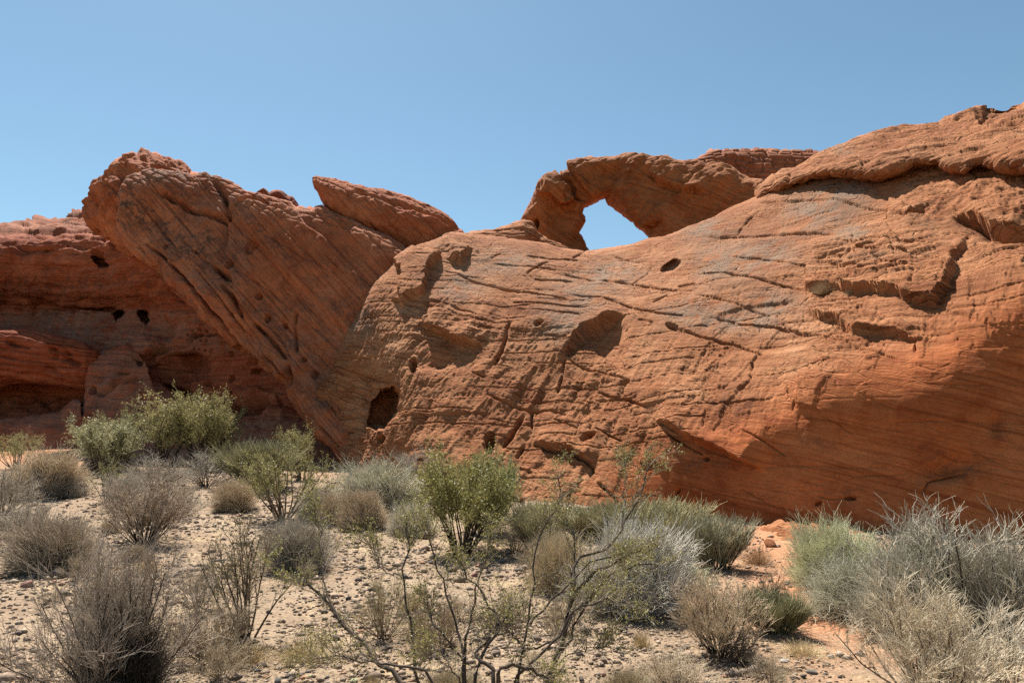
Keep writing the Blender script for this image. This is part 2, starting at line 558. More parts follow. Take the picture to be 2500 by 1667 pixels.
# ------------------------------------------------------------------ the rocks
N_DOME = (0.16, 0.30, 1.0)           # bedding normals
def dome_relief(P, px, py, st):
    d = 0.15 * fbm(P * 0.28, 2, 3) + 0.035 * fbm(P * 1.1, 2, 8)
    upper = sstep(890, 740, py - 0.2 * (px - 1500))
    # smooth sheltered wall at lower right, rough fluted slope in the middle
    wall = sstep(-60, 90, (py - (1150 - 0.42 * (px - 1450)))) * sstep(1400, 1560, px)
    mid = (1 - upper) * (1 - wall)
    tt = np.array([0.46, 0.55, 0.70]); tt /= np.linalg.norm(tt)        # flutes run up the slope to the right
    Q = P - 0.72 * (P @ tt)[..., None] * tt
    d += mid * (0.05 * ridged(Q * 1.5, 2, 12, 0.5) + 0.020 * ridged(Q * 5.5, 3, 19, 0.6) + 0.010 * fbm(P * 9, 3, 22) - 0.04)
    d += (1 - wall) * (0.008 * ridged(Q * 7.5, 3, 61, 0.6))
    d += upper * (0.012 * ridged(P * 1.6, 3, 14))
    # bedding steps and thin cracks
    s1, g1, i1, f1 = strata(P, N_DOME, 0.55, 4, 0.18, 0.3, 0.05)
    d += (1 - 0.8 * wall) * 0.030 * s1 * sstep(-0.1, 0.25, pnoise(P * 0.5, 44))
    s3, g3, i3, f3 = strata(P, N_DOME, 0.17, 6, 0.10, 0.3, 0.08)
    d += (1 - 0.7 * wall) * 0.012 * s3 * sstep(0.0, 0.3, pnoise(P * 0.7, 45))
    c1 = plane_cracks(P, N_DOME, 0.42, 40, 0.024, 0.10, -0.05, 0.35)
    c2 = plane_cracks(P, (0.80, 0.25, -0.50), 0.75, 47, 0.022, 0.30, 0.10, 0.9)
    c3 = plane_cracks(P, N_DOME, 0.13, 53, 0.018, 0.06, 0.10, 0.6)
    c4 = plane_cracks(P, (0.95, -0.1, 0.35), 0.50, 58, 0.02, 0.35, 0.25, 1.1)
    d -= (1 - 0.7 * wall) * (0.10 * c1 + 0.04 * c3) + (1 - wall) * (0.05 * c2 + 0.02 * c4)
    # thin spalled plates with ragged edges
    fl = fbm(Q * 1.1 + 3.0, 5, 63, 0.55)
    band = sstep(250, 60, np.abs(py - (1060 - 0.42 * (px - 1450)) )) * sstep(1250, 1450, px)
    d += (0.25 * mid + band) * (0.035 * sstep(0.04, 0.07, fl) - 0.02 * sstep(-0.12, -0.15, fl))
    # jointed, loaf-like top right and the rough beds on the block
    top = sstep(0, 60, 470 - py - 0.0 * px) * sstep(1900, 2050, px)
    blk = soft_box(px, py, 1985, 590, 2320, 745, 30) * 1.1 + soft_box(px, py, 1985, 745, 2120, 860, 22) * 0.9
    lump = soft_box(px, py, 2200, 430, 2600, 560, 40) * 0.7
    b = bricks(P, (0.10, 0.25, 1.0), (1, -0.35, 0.0), 0.20, 0.60, 31)
    s5, g5, _, _ = strata(P, (0.14, 0.2, 1.0), 0.17, 37, 0.12, 0.4, 0.08)
    jj = plane_cracks(P, (1.0, -0.35, 0.1), 0.40, 39, 0.03, 0.25, 0.0, 1.4)
    d += (0.03 * b + 0.05 * s5 - 0.04 * g5 - 0.07 * jj) * np.clip(np.maximum(np.maximum(top, blk), lump), 0, 1)
    d += lump * 0.10 * ridged(P * 1.5, 3, 33)
    # --- features seen on the face
    Z = lambda pts: [(1000 + x * 0.2976, 560 + y * 0.2976) for x, y in pts]
    W = lambda pts: [(1050 + x * 0.2764, 850 + y * 0.2764) for x, y in pts]
    V5 = lambda pts: [(1400 + x * 0.4677, 750 + y * 0.4677) for x, y in pts]
    V4 = lambda pts: [(1700 + x * 0.3826, 230 + y * 0.3826) for x, y in pts]
    for pts, dep, w in [
        (Z([(120, 560), (280, 620), (500, 690), (560, 720)]), 0.12, 3.2), (Z([(190, 320), (380, 370), (560, 440), (760, 480), (980, 520), (1120, 555), (1350, 590)]), 0.13, 3),
        (Z([(680, 290), (960, 315), (1200, 340)]), 0.10, 2.6), (Z([(960, 220), (1150, 240), (1400, 265)]), 0.10, 2.6), (Z([(1020, 415), (1200, 430), (1350, 440)]), 0.12, 2.8),
        (Z([(1280, 375), (1480, 420), (1750, 435), (1960, 465), (2150, 500), (2352, 530)]), 0.15, 3), (Z([(1340, 545), (1560, 570), (1680, 600), (1900, 670), (2100, 710), (2250, 725)]), 0.16, 3.4),
        (Z([(1660, 220), (1850, 260), (2000, 260)]), 0.10, 2.6), (Z([(960, 375), (1050, 310), (1150, 265)]), 0.12, 3), (Z([(660, 255), (760, 200)]), 0.10, 2.6),
        (Z([(1340, 240), (1440, 190)]), 0.10, 2.6), (Z([(1820, 445), (1930, 360), (1980, 300)]), 0.10, 2.6), (Z([(2000, 595), (2120, 545)]), 0.12, 3),
        (Z([(840, 590), (1100, 620), (1480, 660)]), 0.10, 2.6), (Z([(860, 640), (1150, 690), (1450, 720)]), 0.08, 2.4), (Z([(100, 590), (330, 680), (560, 760)]), 0.08, 2.4),
        (Z([(820, 760), (790, 900), (710, 1100)]), 0.40, 6), (Z([(1290, 1060), (1420, 1140), (1560, 1180), (1700, 1220), (1800, 1240)]), 0.12, 3),
        (Z([(1280, 1060), (1260, 1190), (1215, 1350)]), 0.25, 4), (Z([(520, 1180), (620, 1220)]), 0.2, 4), (Z([(1110, 870), (1290, 910)]), 0.15, 3.4),
        (Z([(2180, 820), (2352, 880), (2600, 960)]), 0.14, 3), (Z([(2200, 470), (2352, 450)]), 0.15, 4), (Z([(1880, 750), (2000, 775)]), 0.16, 4),
        (W([(510, 410), (620, 470), (760, 520), (890, 560), (1020, 550), (1200, 600)]), 0.18, 3.6), (W([(930, 840), (1000, 865), (1130, 920), (1250, 940), (1350, 1000), (1430, 1050), (1445, 1100)]), 0.55, 5.5),
        (W([(1500, 1210), (1560, 1260), (1660, 1360)]), 0.35, 4), (W([(1490, 410), (1700, 450), (1800, 480), (1920, 530)]), 0.12, 3), (W([(830, 850), (760, 950)]), 0.3, 5),
        (W([(820, 600), (720, 760), (640, 850)]), 0.35, 9), (W([(550, 980), (650, 1040)]), 0.15, 3.5), (W([(790, 1050), (900, 1090)]), 0.2, 4), (W([(890, 560), (900, 700)]), 0.2, 4),
        (W([(1100, 640), (1320, 730)]), 0.1, 3), (W([(1480, 730), (1700, 830)]), 0.12, 3), (W([(2080, 750), (2250, 850), (2400, 930)]), 0.2, 3.5),
        (V5([(430, 600), (700, 740), (1000, 850)]), 0.14, 3.2), (V5([(880, 640), (1000, 700), (1110, 780)]), 0.25, 3.5), (V5([(540, 880), (700, 960), (860, 1030)]), 0.07, 3),
        (V5([(850, 930), (1000, 1010), (1160, 1110)]), 0.1, 2.6), (V5([(1300, 570), (1380, 610), (1470, 670)]), 0.12, 2.8), (V5([(1870, 0), (2100, 80), (2300, 150)]), 0.10, 3),
        (V5([(1270, 980), (1330, 1005), (1430, 1000), (1500, 980)]), 0.12, 3.4), (V5([(1730, 250), (1800, 310), (1880, 330), (1980, 290)]), 0.10, 3.4), (V5([(550, 940), (515, 990), (520, 1030)]), 0.25, 4),
        (V5([(1190, 400), (1180, 470), (1140, 560)]), 0.16, 4), (V5([(2030, 860), (1850, 905), (1820, 980)]), 0.35, 6), (V5([(1460, 880), (1640, 880), (1800, 860)]), 0.12, 3.5),
        (V5([(940, 300), (930, 400), (880, 450)]), 0.12, 5), (V5([(840, 100), (1000, 110), (1100, 125), (1250, 150)]), 0.14, 3.2),
        (V5([(530, 130), (850, 210), (1000, 260)]), 0.12, 3), (V5([(1250, 130), (1440, 205), (1700, 280)]), 0.08, 2.6), (V5([(1400, 410), (1800, 590), (2352, 880)]), 0.05, 4),
        (V5([(150, 455), (380, 520)]), 0.12, 3),
        (V4([(380, 700), (700, 680), (850, 690), (1000, 710), (1250, 745)]), 0.14, 3), (V4([(0, 920), (450, 890), (700, 880), (900, 900)]), 0.16, 3.4), (V4([(200, 1040), (400, 1050), (740, 1110)]), 0.13, 3),
        (V4([(0, 1140), (200, 1160), (350, 1190), (700, 1260)]), 0.16, 3.4), (V4([(0, 1300), (200, 1340), (480, 1430)]), 0.12, 3), (V4([(100, 1440), (300, 1480), (600, 1510), (950, 1568)]), 0.14, 3.2),
        (V4([(850, 620), (950, 540)]), 0.1, 2.6), (V4([(250, 900), (330, 800), (420, 740)]), 0.1, 2.6), (V4([(1530, 1365), (1800, 1450), (2091, 1568)]), 0.12, 2.6),
        (V4([(770, 1075), (950, 1010), (1250, 1050), (1600, 1100)]), 0.14, 3.4), (V4([(900, 940), (1200, 970), (1550, 1000)]), 0.14, 3.4), (V4([(880, 1140), (1200, 1150), (1500, 1190)]), 0.14, 3.4),
    ]:
        onwall = np.mean([x for x, y in pts]) > 1680 and np.mean([y - (1150 - 0.42 * (x - 1450)) for x, y in pts]) > 0
        st.crack(pts, dep * (0.4 if onwall else 1.25), w * (0.45 if onwall else 0.55))
    # left block with shaded underside and the deep joint beside it
    st.ledge(Z([(250, 150), (215, 270), (165, 340), (150, 430), (110, 540), (20, 560), (-60, 620), (-150, 560)]), 0.30, 110, 0.05, 60)
    st.ledge(Z([(500, 150), (430, 270), (290, 240)]), 0.25, 60, 0.10, 40)
    # long undercut ledges
    st.ledge(Z([(620, 960), (520, 925), (340, 890), (200, 820), (60, 740)]), 0.30, 110, 0.15, 70)
    st.ledge(Z([(1780, 690), (1600, 730), (1490, 810), (1370, 870), (1290, 1000), (1330, 1070)]), 0.15, 60, 0.45, 105)
    st.ledge(W([(1440, 1060), (1250, 930), (1000, 860), (900, 820)]), 0.22, 60, 0.0, 50)
    st.ledge(V5([(1000, 860), (620, 690), (420, 590)]), 0.30, 60, 0.0, 40)
    st.ledge(V5([(1150, 560), (1190, 400), (1200, 320)]), 0.08, 90, 0.0, 50)
    # the block that stands proud, its joint on the right and below
    st.ledge(V4([(1760, 850), (1720, 950), (1640, 1050), (1660, 1130), (1640, 1240), (1530, 1365), (1300, 1330), (1040, 1295), (730, 1255), (695, 1235), (720, 1120), (760, 980)]), 0.32, 240, 0.0, 60)
    st.ledge(V4([(2150, 900), (1960, 870), (1870, 860), (1760, 800), (1640, 770)]), 0.18, 130, 0.55, 20)
    st.crack(V4([(1450, 770), (1340, 800), (1240, 770)]), 0.3, 4)
    st.ledge(V4([(1480, 1560), (1000, 1540), (740, 1400), (740, 1270)]), 0.25, 120, 0.0, 50)
    st.hole(1637, 650, 27, 11, -30, 0.45, 0.3, cave=True)
    st.hole(1316, 795, 12, 6, -10, 0.2)
    st.hole(1442, 1071, 22, 10, -30, 0.22); st.hole(1193, 1082, 12, 26, 8, 0.6)
    st.hole(1530, 937, 12, 6, -20, 0.18); st.hole(1640, 800, 15, 7, 15, 0.25)
    st.hole(927, 985, 40, 54, 24, 1.9, 0.2, cave=True)                 # the cave
    st.hole(910, 1022, 30, 28, 0, 1.0, 0.2, cave=True)
    st.blob(905, 950, 70, 95, -0.5, 15); st.crack([(868, 900), (880, 950), (872, 1010), (890, 1060)], 0.15, 4); st.hole(931, 1072, 9, 12, 0, 0.4)
    st.hole(1003, 885, 10, 20, 0, 0.35); st.blob(1060, 880, 40, 20, -0.2)
    st.blob(2310, 1140, 60, 28, -0.28, -15); st.blob(2430, 1030, 16, 26, -0.12, 10); st.hole(1995, 1228, 9, 5, -20, 0.12); st.hole(2075, 1216, 16, 6, 0, 0.15)
    st.hole(2233, 848, 3, 10, 5, 0.25); st.hole(1722, 1117, 6, 6, 0, 0.15)
    st.d[...] = st.d
    # desert patina on upper slopes
    pat = np.zeros(px.shape)
    for (x, y, rx, ry) in [(1420, 720, 90, 45), (1120, 700, 60, 40), (1370, 800, 60, 40), (2060, 470, 70, 40), (1990, 520, 90, 50), (1760, 650, 90, 60), (1880, 620, 70, 40), (880, 790, 35, 40),
                           (1690, 770, 90, 35), (2090, 570, 50, 20), (1830, 790, 90, 30), (1900, 740, 60, 30), (1720, 560, 60, 25), (1230, 640, 80, 30), (1500, 660, 80, 30), (2180, 335, 40, 12)]:
        pat += np.exp(-((px - x) / rx) ** 2 - ((py - y) / ry) ** 2)
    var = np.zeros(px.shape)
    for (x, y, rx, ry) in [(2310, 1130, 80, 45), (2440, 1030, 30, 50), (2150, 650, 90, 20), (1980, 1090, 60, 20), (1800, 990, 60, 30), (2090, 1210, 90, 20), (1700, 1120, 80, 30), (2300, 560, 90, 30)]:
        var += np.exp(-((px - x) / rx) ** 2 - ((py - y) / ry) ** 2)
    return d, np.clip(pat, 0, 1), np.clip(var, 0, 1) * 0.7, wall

dome_top = [(770, 965), (776, 952), (783, 930), (818, 896), (823, 861), (862, 788), (892, 743), (911, 694), (926, 675), (970, 638), (1014, 611), (1063, 583), (1093, 564), (1122, 563), (1191, 577), (1265, 590),
            (1338, 598), (1388, 609), (1427, 616), (1488, 609), (1548, 602), (1592, 590), (1637, 578), (1681, 557), (1726, 542), (1756, 528), (1792, 507), (1845, 487), (1900, 450), (1968, 415), (2044, 375),
            (2098, 350), (2178, 325), (2285, 310), (2366, 285), (2500, 270), (2950, 275)]
dome_bot = [(770, 966), (783, 1004), (803, 1058), (833, 1112), (860, 1160), (950, 1200), (1150, 1240), (1450, 1300), (1750, 1340), (2100, 1370), (2500, 1390), (2950, 1400)]
dome_ctrl = [(776, 960, 24.4), (835, 1130, 23.2), (950, 1150, 21.6), (1050, 1165, 20.0), (1150, 1190, 19.0), (1300, 1220, 18.3), (1450, 1240, 17.7), (1600, 1260, 16.7), (1750, 1285, 15.8), (1900, 1300, 15.0),
             (2100, 1310, 14.2), (2300, 1320, 13.5), (2500, 1330, 13.0), (2800, 1345, 12.2),
             (2100, 1100, 14.6), (2300, 1100, 13.9), (2500, 1100, 13.3), (1900, 1150, 15.25), (1750, 1150, 16.1), (2100, 900, 15.05), (2300, 900, 14.2), (2500, 900, 13.7), (2500, 700, 14.3), (2300, 780, 14.9),
             (1600, 1000, 18.0), (1830, 980, 16.3), (2000, 880, 15.8), (2080, 830, 16.0), (1450, 1100, 18.9), (1450, 950, 20.3), (1300, 1100, 19.5), (1300, 950, 21.1), (1150, 1100, 19.95), (1150, 950, 21.4),
             (1450, 800, 22.0), (1450, 700, 24.0), (1450, 614, 26.8), (1300, 800, 22.7), (1300, 700, 24.4), (1300, 600, 26.9), (1150, 850, 22.6), (1150, 750, 24.0), (1150, 650, 26.0), (1150, 570, 27.8),
             (1050, 1000, 21.5), (1050, 860, 22.9), (1050, 750, 24.3), (1050, 650, 26.2), (1060, 585, 27.4), (950, 1050, 22.0), (950, 900, 22.9), (950, 800, 24.0), (950, 720, 25.2), (960, 650, 26.5),
             (860, 1080, 23.3), (860, 950, 23.8), (860, 850, 24.5), (870, 790, 25.1), (790, 1000, 24.3), (1600, 1100, 17.3), (1600, 850, 20.0), (1600, 750, 21.6), (1600, 650, 23.8), (1600, 590, 25.8),
             (1750, 1000, 16.9), (1750, 900, 18.2), (1750, 800, 19.5), (1750, 700, 21.1), (1750, 600, 23.1), (1750, 530, 25.2), (1900, 900, 16.8), (1900, 800, 18.1), (1900, 700, 19.6), (1900, 600, 21.2),
             (1900, 500, 23.4), (1900, 430, 25.2), (2100, 750, 17.1), (2100, 650, 18.4), (2100, 550, 19.8), (2100, 450, 21.6), (2100, 350, 23.8), (2300, 700, 15.9), (2300, 600, 17.1), (2300, 500, 18.4),
             (2300, 400, 20.1), (2300, 300, 22.3), (2500, 600, 15.2), (2500, 500, 16.4), (2500, 400, 17.8), (2500, 300, 19.8), (2500, 255, 21.2), (2800, 1100, 12.6), (2800, 800, 13.4), (2800, 500, 15.2), (2800, 300, 17.6)]
dome_depth = tps(dome_ctrl, 2e-4)
base = world_at(1500, 1240, 17.5)
dome = empty("sandstone_dome", tuple(base), label="broad sunlit orange sandstone dome filling the centre and right", category="rock")
def child(o, parent):
    o.parent = parent
    o.location = -np.array(parent.location)
    return o
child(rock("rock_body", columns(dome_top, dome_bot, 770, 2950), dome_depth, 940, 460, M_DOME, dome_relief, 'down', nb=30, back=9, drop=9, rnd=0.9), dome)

def cap_relief(P, px, py, st):
    d = 0.14 * fbm(P * 0.5, 3, 71) + 0.05 * fbm(P * 1.9, 4, 72)
    b = bricks(P, (0.10, 0.25, 1.0), (1, -0.4, 0.0), 0.19, 0.62, 35)
    m = sstep(1900, 2060, px) * sstep(0.1, 0.35, 1 - (py - 250) / 260)
    s5, g5, _, _ = strata(P, (0.10, 0.15, 1.0), 0.20, 37, 0.12, 0.4, 0.08)
    s6, g6, _, _ = strata(P, (0.12, 0.15, 1.0), 0.09, 38, 0.10, 0.4, 0.1)
    jj = plane_cracks(P, (1.0, -0.35, 0.1), 0.42, 39, 0.03, 0.25, 0.0, 1.4)
    d += 0.022 * b * m + 0.055 * s5 - 0.035 * g5 + m * (0.018 * s6 - 0.012 * g6) - 0.07 * jj * m
    V4 = lambda pts: [(1700 + x * 0.3826, 230 + y * 0.3826) for x, y in pts]
    st.ledge(V4([(2091, 100), (1990, 110), (1900, 150), (1810, 175), (1770, 120)][::-1]), 0, 50, 0.5, 40)
    st.crack(V4([(1530, 170), (1700, 165), (1800, 180), (1950, 195), (2091, 190)]), 0.25, 4)
    st.crack(V4([(700, 530), (640, 580), (560, 590)]), 0.2, 4); st.crack(V4([(580, 570), (600, 520)]), 0.2, 5)
    st.crack(V4([(480, 510), (620, 450), (720, 410)]), 0.15, 4)
    st.crack(V4([(450, 590), (560, 500), (660, 440)]), 0.15, 4)
    pat = np.exp(-((px - 2055) / 30) ** 2 - ((py - 367) / 12) ** 2)
    var = np.exp(-((py - 405) / 25) ** 2) * 0.5 * sstep(2100, 2200, px)
    return d, pat, var
cap_st = [(1848, 482, 1850, 486), (1855, 456, 1880, 470), (1884, 425, 1930, 459), (1918, 410, 1952, 450), (1968, 387, 1985, 436), (1991, 373, 2030, 432), (2044, 350, 2070, 434), (2098, 333, 2113, 439),
          (2132, 322, 2144, 438), (2178, 308, 2194, 428), (2236, 303, 2240, 412), (2285, 293, 2280, 410), (2312, 280, 2327, 429), (2358, 270, 2355, 431), (2366, 261, 2389, 414), (2389, 257, 2430, 415),
          (2480, 253, 2500, 430), (2560, 255, 2600, 445), (2900, 270, 2900, 470)]
_ct, _cb = np.array(cap_st)[:, :2], np.array(cap_st)[:, 2:]
def cap_depth(x, y):
    """follows the dome at its top, stands out over it along the lower lip"""
    yt, yb = np.interp(x, _ct[:, 0], _ct[:, 1]), np.interp(x, _cb[:, 0], _cb[:, 1])
    k = sstep(0.15, 0.85, (y - yt) / np.maximum(yb - yt, 4))
    return dome_depth(x, y) + 0.35 - 0.55 * k * sstep(1900, 2020, x)
child(rock("cap_ledge", cap_st, cap_depth, 420, 130, M_DOME, cap_relief, 'pillow', half=1.5, nb=20, power=2.0), dome)

# apron of rock and soil at the foot of the wall
def apron_relief(P, px, py, st):
    return 0.10 * ridged(P * 1.6, 4, 81) + 0.04 * fbm(P * 6, 3, 82), 0, 0
child(rock("rock_apron", [(1800, 1330, 1800, 1345), (1850, 1305, 1850, 1420), (1910, 1290, 1910, 1440), (1960, 1296, 1960, 1440), (2010, 1302, 2010, 1430), (2080, 1300, 2080, 1400), (2160, 1320, 2160, 1340)],
           tps([(1800, 1330, 14.9), (1910, 1290, 14.4), (1910, 1400, 11.5), (2010, 1300, 14.0), (2010, 1400, 11.3), (2160, 1330, 13.6), (1960, 1345, 12.7), (1800, 1400, 13.0)]),
           130, 90, M_DOME, apron_relief, 'down', nb=6, back=1.5, drop=1.0, rnd=0.3), dome)

# ---- the arch
A3 = lambda x, y: (1250 + x * 0.2976, 350 + y * 0.2976)
arch_pairs = [((180, 1100), (660, 1100)), ((150, 850), (630, 900)), ((100, 690), (560, 755)), ((100, 640), (542, 735)), ((102, 600), (605, 640)), ((150, 500), (588, 560)), ((210, 385), (585, 525)), ((222, 345), (590, 512)), ((300, 300), (600, 503)),
              ((395, 268), (622, 492)), ((450, 245), (640, 488)), ((478, 222), (650, 476)), ((470, 185), (662, 470)), ((462, 150), (680, 460)), ((530, 148), (700, 450)), ((600, 120), (722, 437)), ((690, 125), (748, 420)), ((790, 130), (778, 403)),
              ((880, 118), (794, 405)), ((940, 97), (812, 425)), ((1080, 98), (836, 452)), ((1160, 120), (866, 484)), ((1230, 142), (896, 512)), ((1320, 165), (925, 552)), ((1420, 165), (960, 580)), ((1500, 165), (1000, 620)), ((1600, 200), (1040, 660)),
              ((1660, 180), (1075, 690)), ((1720, 195), (1105, 712)), ((1790, 220), (1125, 735)), ((1850, 250), (1137, 755)), ((1930, 278), (1142, 785)), ((2040, 300), (1170, 820)), ((2110, 360), (1180, 900)), ((2150, 500), (1220, 1000)), ((2150, 800), (1400, 1150))]
arch_st = [(*A3(*a), *A3(*b)) for a, b in arch_pairs]
def arch_relief(P, px, py, st):
    d = 0.16 * fbm(P * 0.55, 3, 101) + 0.05 * ridged(P * 1.3, 4, 102) + 0.02 * fbm(P * 5, 3, 103)
    s, g, i, f = strata(P, (-0.55, 0.2, 0.8), 0.6, 105, 0.4)
    d += 0.03 * s - 0.03 * g
    d += 0.06 * bricks(P, (0.1, .2, 1), (1, .3, .2), 0.3, 0.6, 106) * sstep(430, 395, py) * sstep(1500, 1560, px)
    Zp = lambda pts: [A3(*p) for p in pts]
    st.crack(Zp([(390, 270), (470, 320), (500, 360), (520, 430), (570, 465)]), 0.7, 4)
    st.crack(Zp([(1050, 210), (1150, 280), (1220, 330), (1350, 380), (1500, 410), (1620, 430)]), 0.2, 4)
    st.ledge(Zp([(1620, 430), (1500, 410), (1350, 380), (1220, 330), (1060, 210)]), 0.25, 60, 0.1, 40)
    st.ledge(Zp([(520, 430), (470, 480), (380, 470), (330, 440), (230, 450)]), 0.5, 45, 0.2, 40)
    st.crack(Zp([(1120, 680), (1230, 650)]), 0.3, 4)
    st.ledge(Zp([(1240, 650), (1120, 680), (1040, 640)]), 0.25, 50, 0.1, 30)
    st.hole(*A3(195, 655), 7, 11, 0, 0.6)
    st.blob(*A3(1500, 560), 60, 28, -0.35); st.blob(*A3(800, 240), 35, 20, -0.2); st.blob(*A3(1700, 320), 40, 25, 0.25)
    st.blob(*A3(420, 620), 25, 45, -0.35); st.blob(*A3(1200, 560), 25, 25, 0.25)
    return d, 0, 0.12
rock("sandstone_arch", arch_st, tps([(1300, 560, 33.5), (1330, 450, 33), (1430, 400, 32.6), (1530, 390, 32), (1650, 400, 31), (1800, 430, 30), (1880, 470, 29), (1600, 560, 31), (1750, 560, 30), (1420, 600, 33.2), (1300, 680, 33.5), (1850, 650, 29.5)], 1e-3),
     400, 100, M_ARCH, arch_relief, 'pillow', half=1.2, nb=44, power=4.5,
     label="natural sandstone arch with sky showing through its opening", category="rock arch")

# ---- jointed cap of the ridge behind the arch
def ridge_relief(P, px, py, st):
    d = 0.12 * fbm(P * 0.6, 3, 121) + 0.16 * bricks(P, (0.06, 0.1, 1.0), (1, 0.2, 0.1), 0.30, 0.55, 122)
    return d, 0, 0.25
rock("sandstone_ridge", [(1680, 412, 1690, 470), (1696, 400, 1700, 520), (1708, 391, 1712, 560), (1726, 380, 1730, 560), (1738, 372, 1745, 560), (1772, 371, 1775, 560), (1840, 369, 1840, 560), (1890, 368, 1890, 560), (1930, 369, 1930, 560),
                         (1950, 371, 1955, 560), (1990, 378, 1990, 560), (2060, 395, 2060, 560), (2150, 420, 2150, 560)],
     lambda x, y: 37.0 + 0 * x + (520 - y) * 0.004, 260, 110, M_BACK, ridge_relief, 'pillow', half=2.0, nb=16, power=4.0,
     label="dark brick-jointed sandstone ridge top just right of the arch", category="rock")

# ---- hummocks on the skyline left of the arch
def hum_relief(P, px, py, st):
    s, g, i, f = strata(P, (0.1, 0.3, 1), 0.35, 131, 0.2)
    return 0.12 * fbm(P * 0.8, 3, 132) + 0.06 * s - 0.06 * g + 0.03 * fbm(P * 4, 3, 133), 0, 0
rock("sandstone_hummock", [(1110, 570, 1110, 580), (1150, 566, 1150, 640), (1190, 563, 1190, 650), (1240, 550, 1240, 650), (1279, 539, 1279, 655), (1300, 548, 1302, 655), (1322, 570, 1322, 655), (1345, 583, 1345, 655), (1390, 602, 1390, 640), (1420, 616, 1420, 622)],
     lambda x, y: 30.0 + 0 * x, 170, 70, M_DOME, hum_relief, 'pillow', half=1.2, nb=16,
     label="low layered rock hummock at the foot of the arch's left leg", category="rock")

# ---- the leaning slab
def slab_relief(P, px, py, st):
    d = 0.10 * fbm(P * 0.7, 3, 141) + 0.03 * ridged(P * 2.4, 4, 142) + 0.012 * fbm(P * 7, 2, 143)
    s, g, i, f = strata(P, (0.55, 0.3, 0.8), 0.4, 144, 0.25)
    d += 0.03 * s - 0.035 * g
    R2 = lambda pts: [(700 + x * 0.4911, 380 + y * 0.4911) for x, y in pts]
    st.crack(R2([(560, 230), (660, 290), (770, 330), (860, 370)]), 0.25, 4)
    st.ledge(R2([(560, 230), (660, 290), (780, 340)]), 0.18, 50, 0, 30)
    st.crack(R2([(330, 180), (450, 210), (560, 250), (640, 300)]), 0.10, 4)
    st.crack(R2([(600, 340), (680, 390), (750, 420)]), 0.08, 3)
    return d, 0, 0.2 * sstep(560, 500, py)
slab_st = [(762, 436, 763, 438), (774, 431, 769, 454), (788, 432, 779, 476), (803, 433, 790, 497), (823, 440, 803, 517), (862, 450, 835, 531), (906, 455, 867, 547), (936, 462, 895, 562), (975, 475, 920, 568), (1004, 485, 946, 582), (1044, 504, 970, 594),
           (1078, 521, 1000, 606), (1108, 544, 1025, 618), (1128, 560, 1055, 650), (1160, 590, 1100, 690), (1180, 640, 1140, 700)]
rock("leaning_slab", slab_st, lambda x, y: 29.0 + (y - 500) * -0.004 + (x - 900) * 0.002, 260, 90, M_FIN, slab_relief, 'pillow', half=0.8, nb=24, power=1.8, bk_k=1.6,
     label="pointed sandstone slab jutting up left against the sky", category="rock")

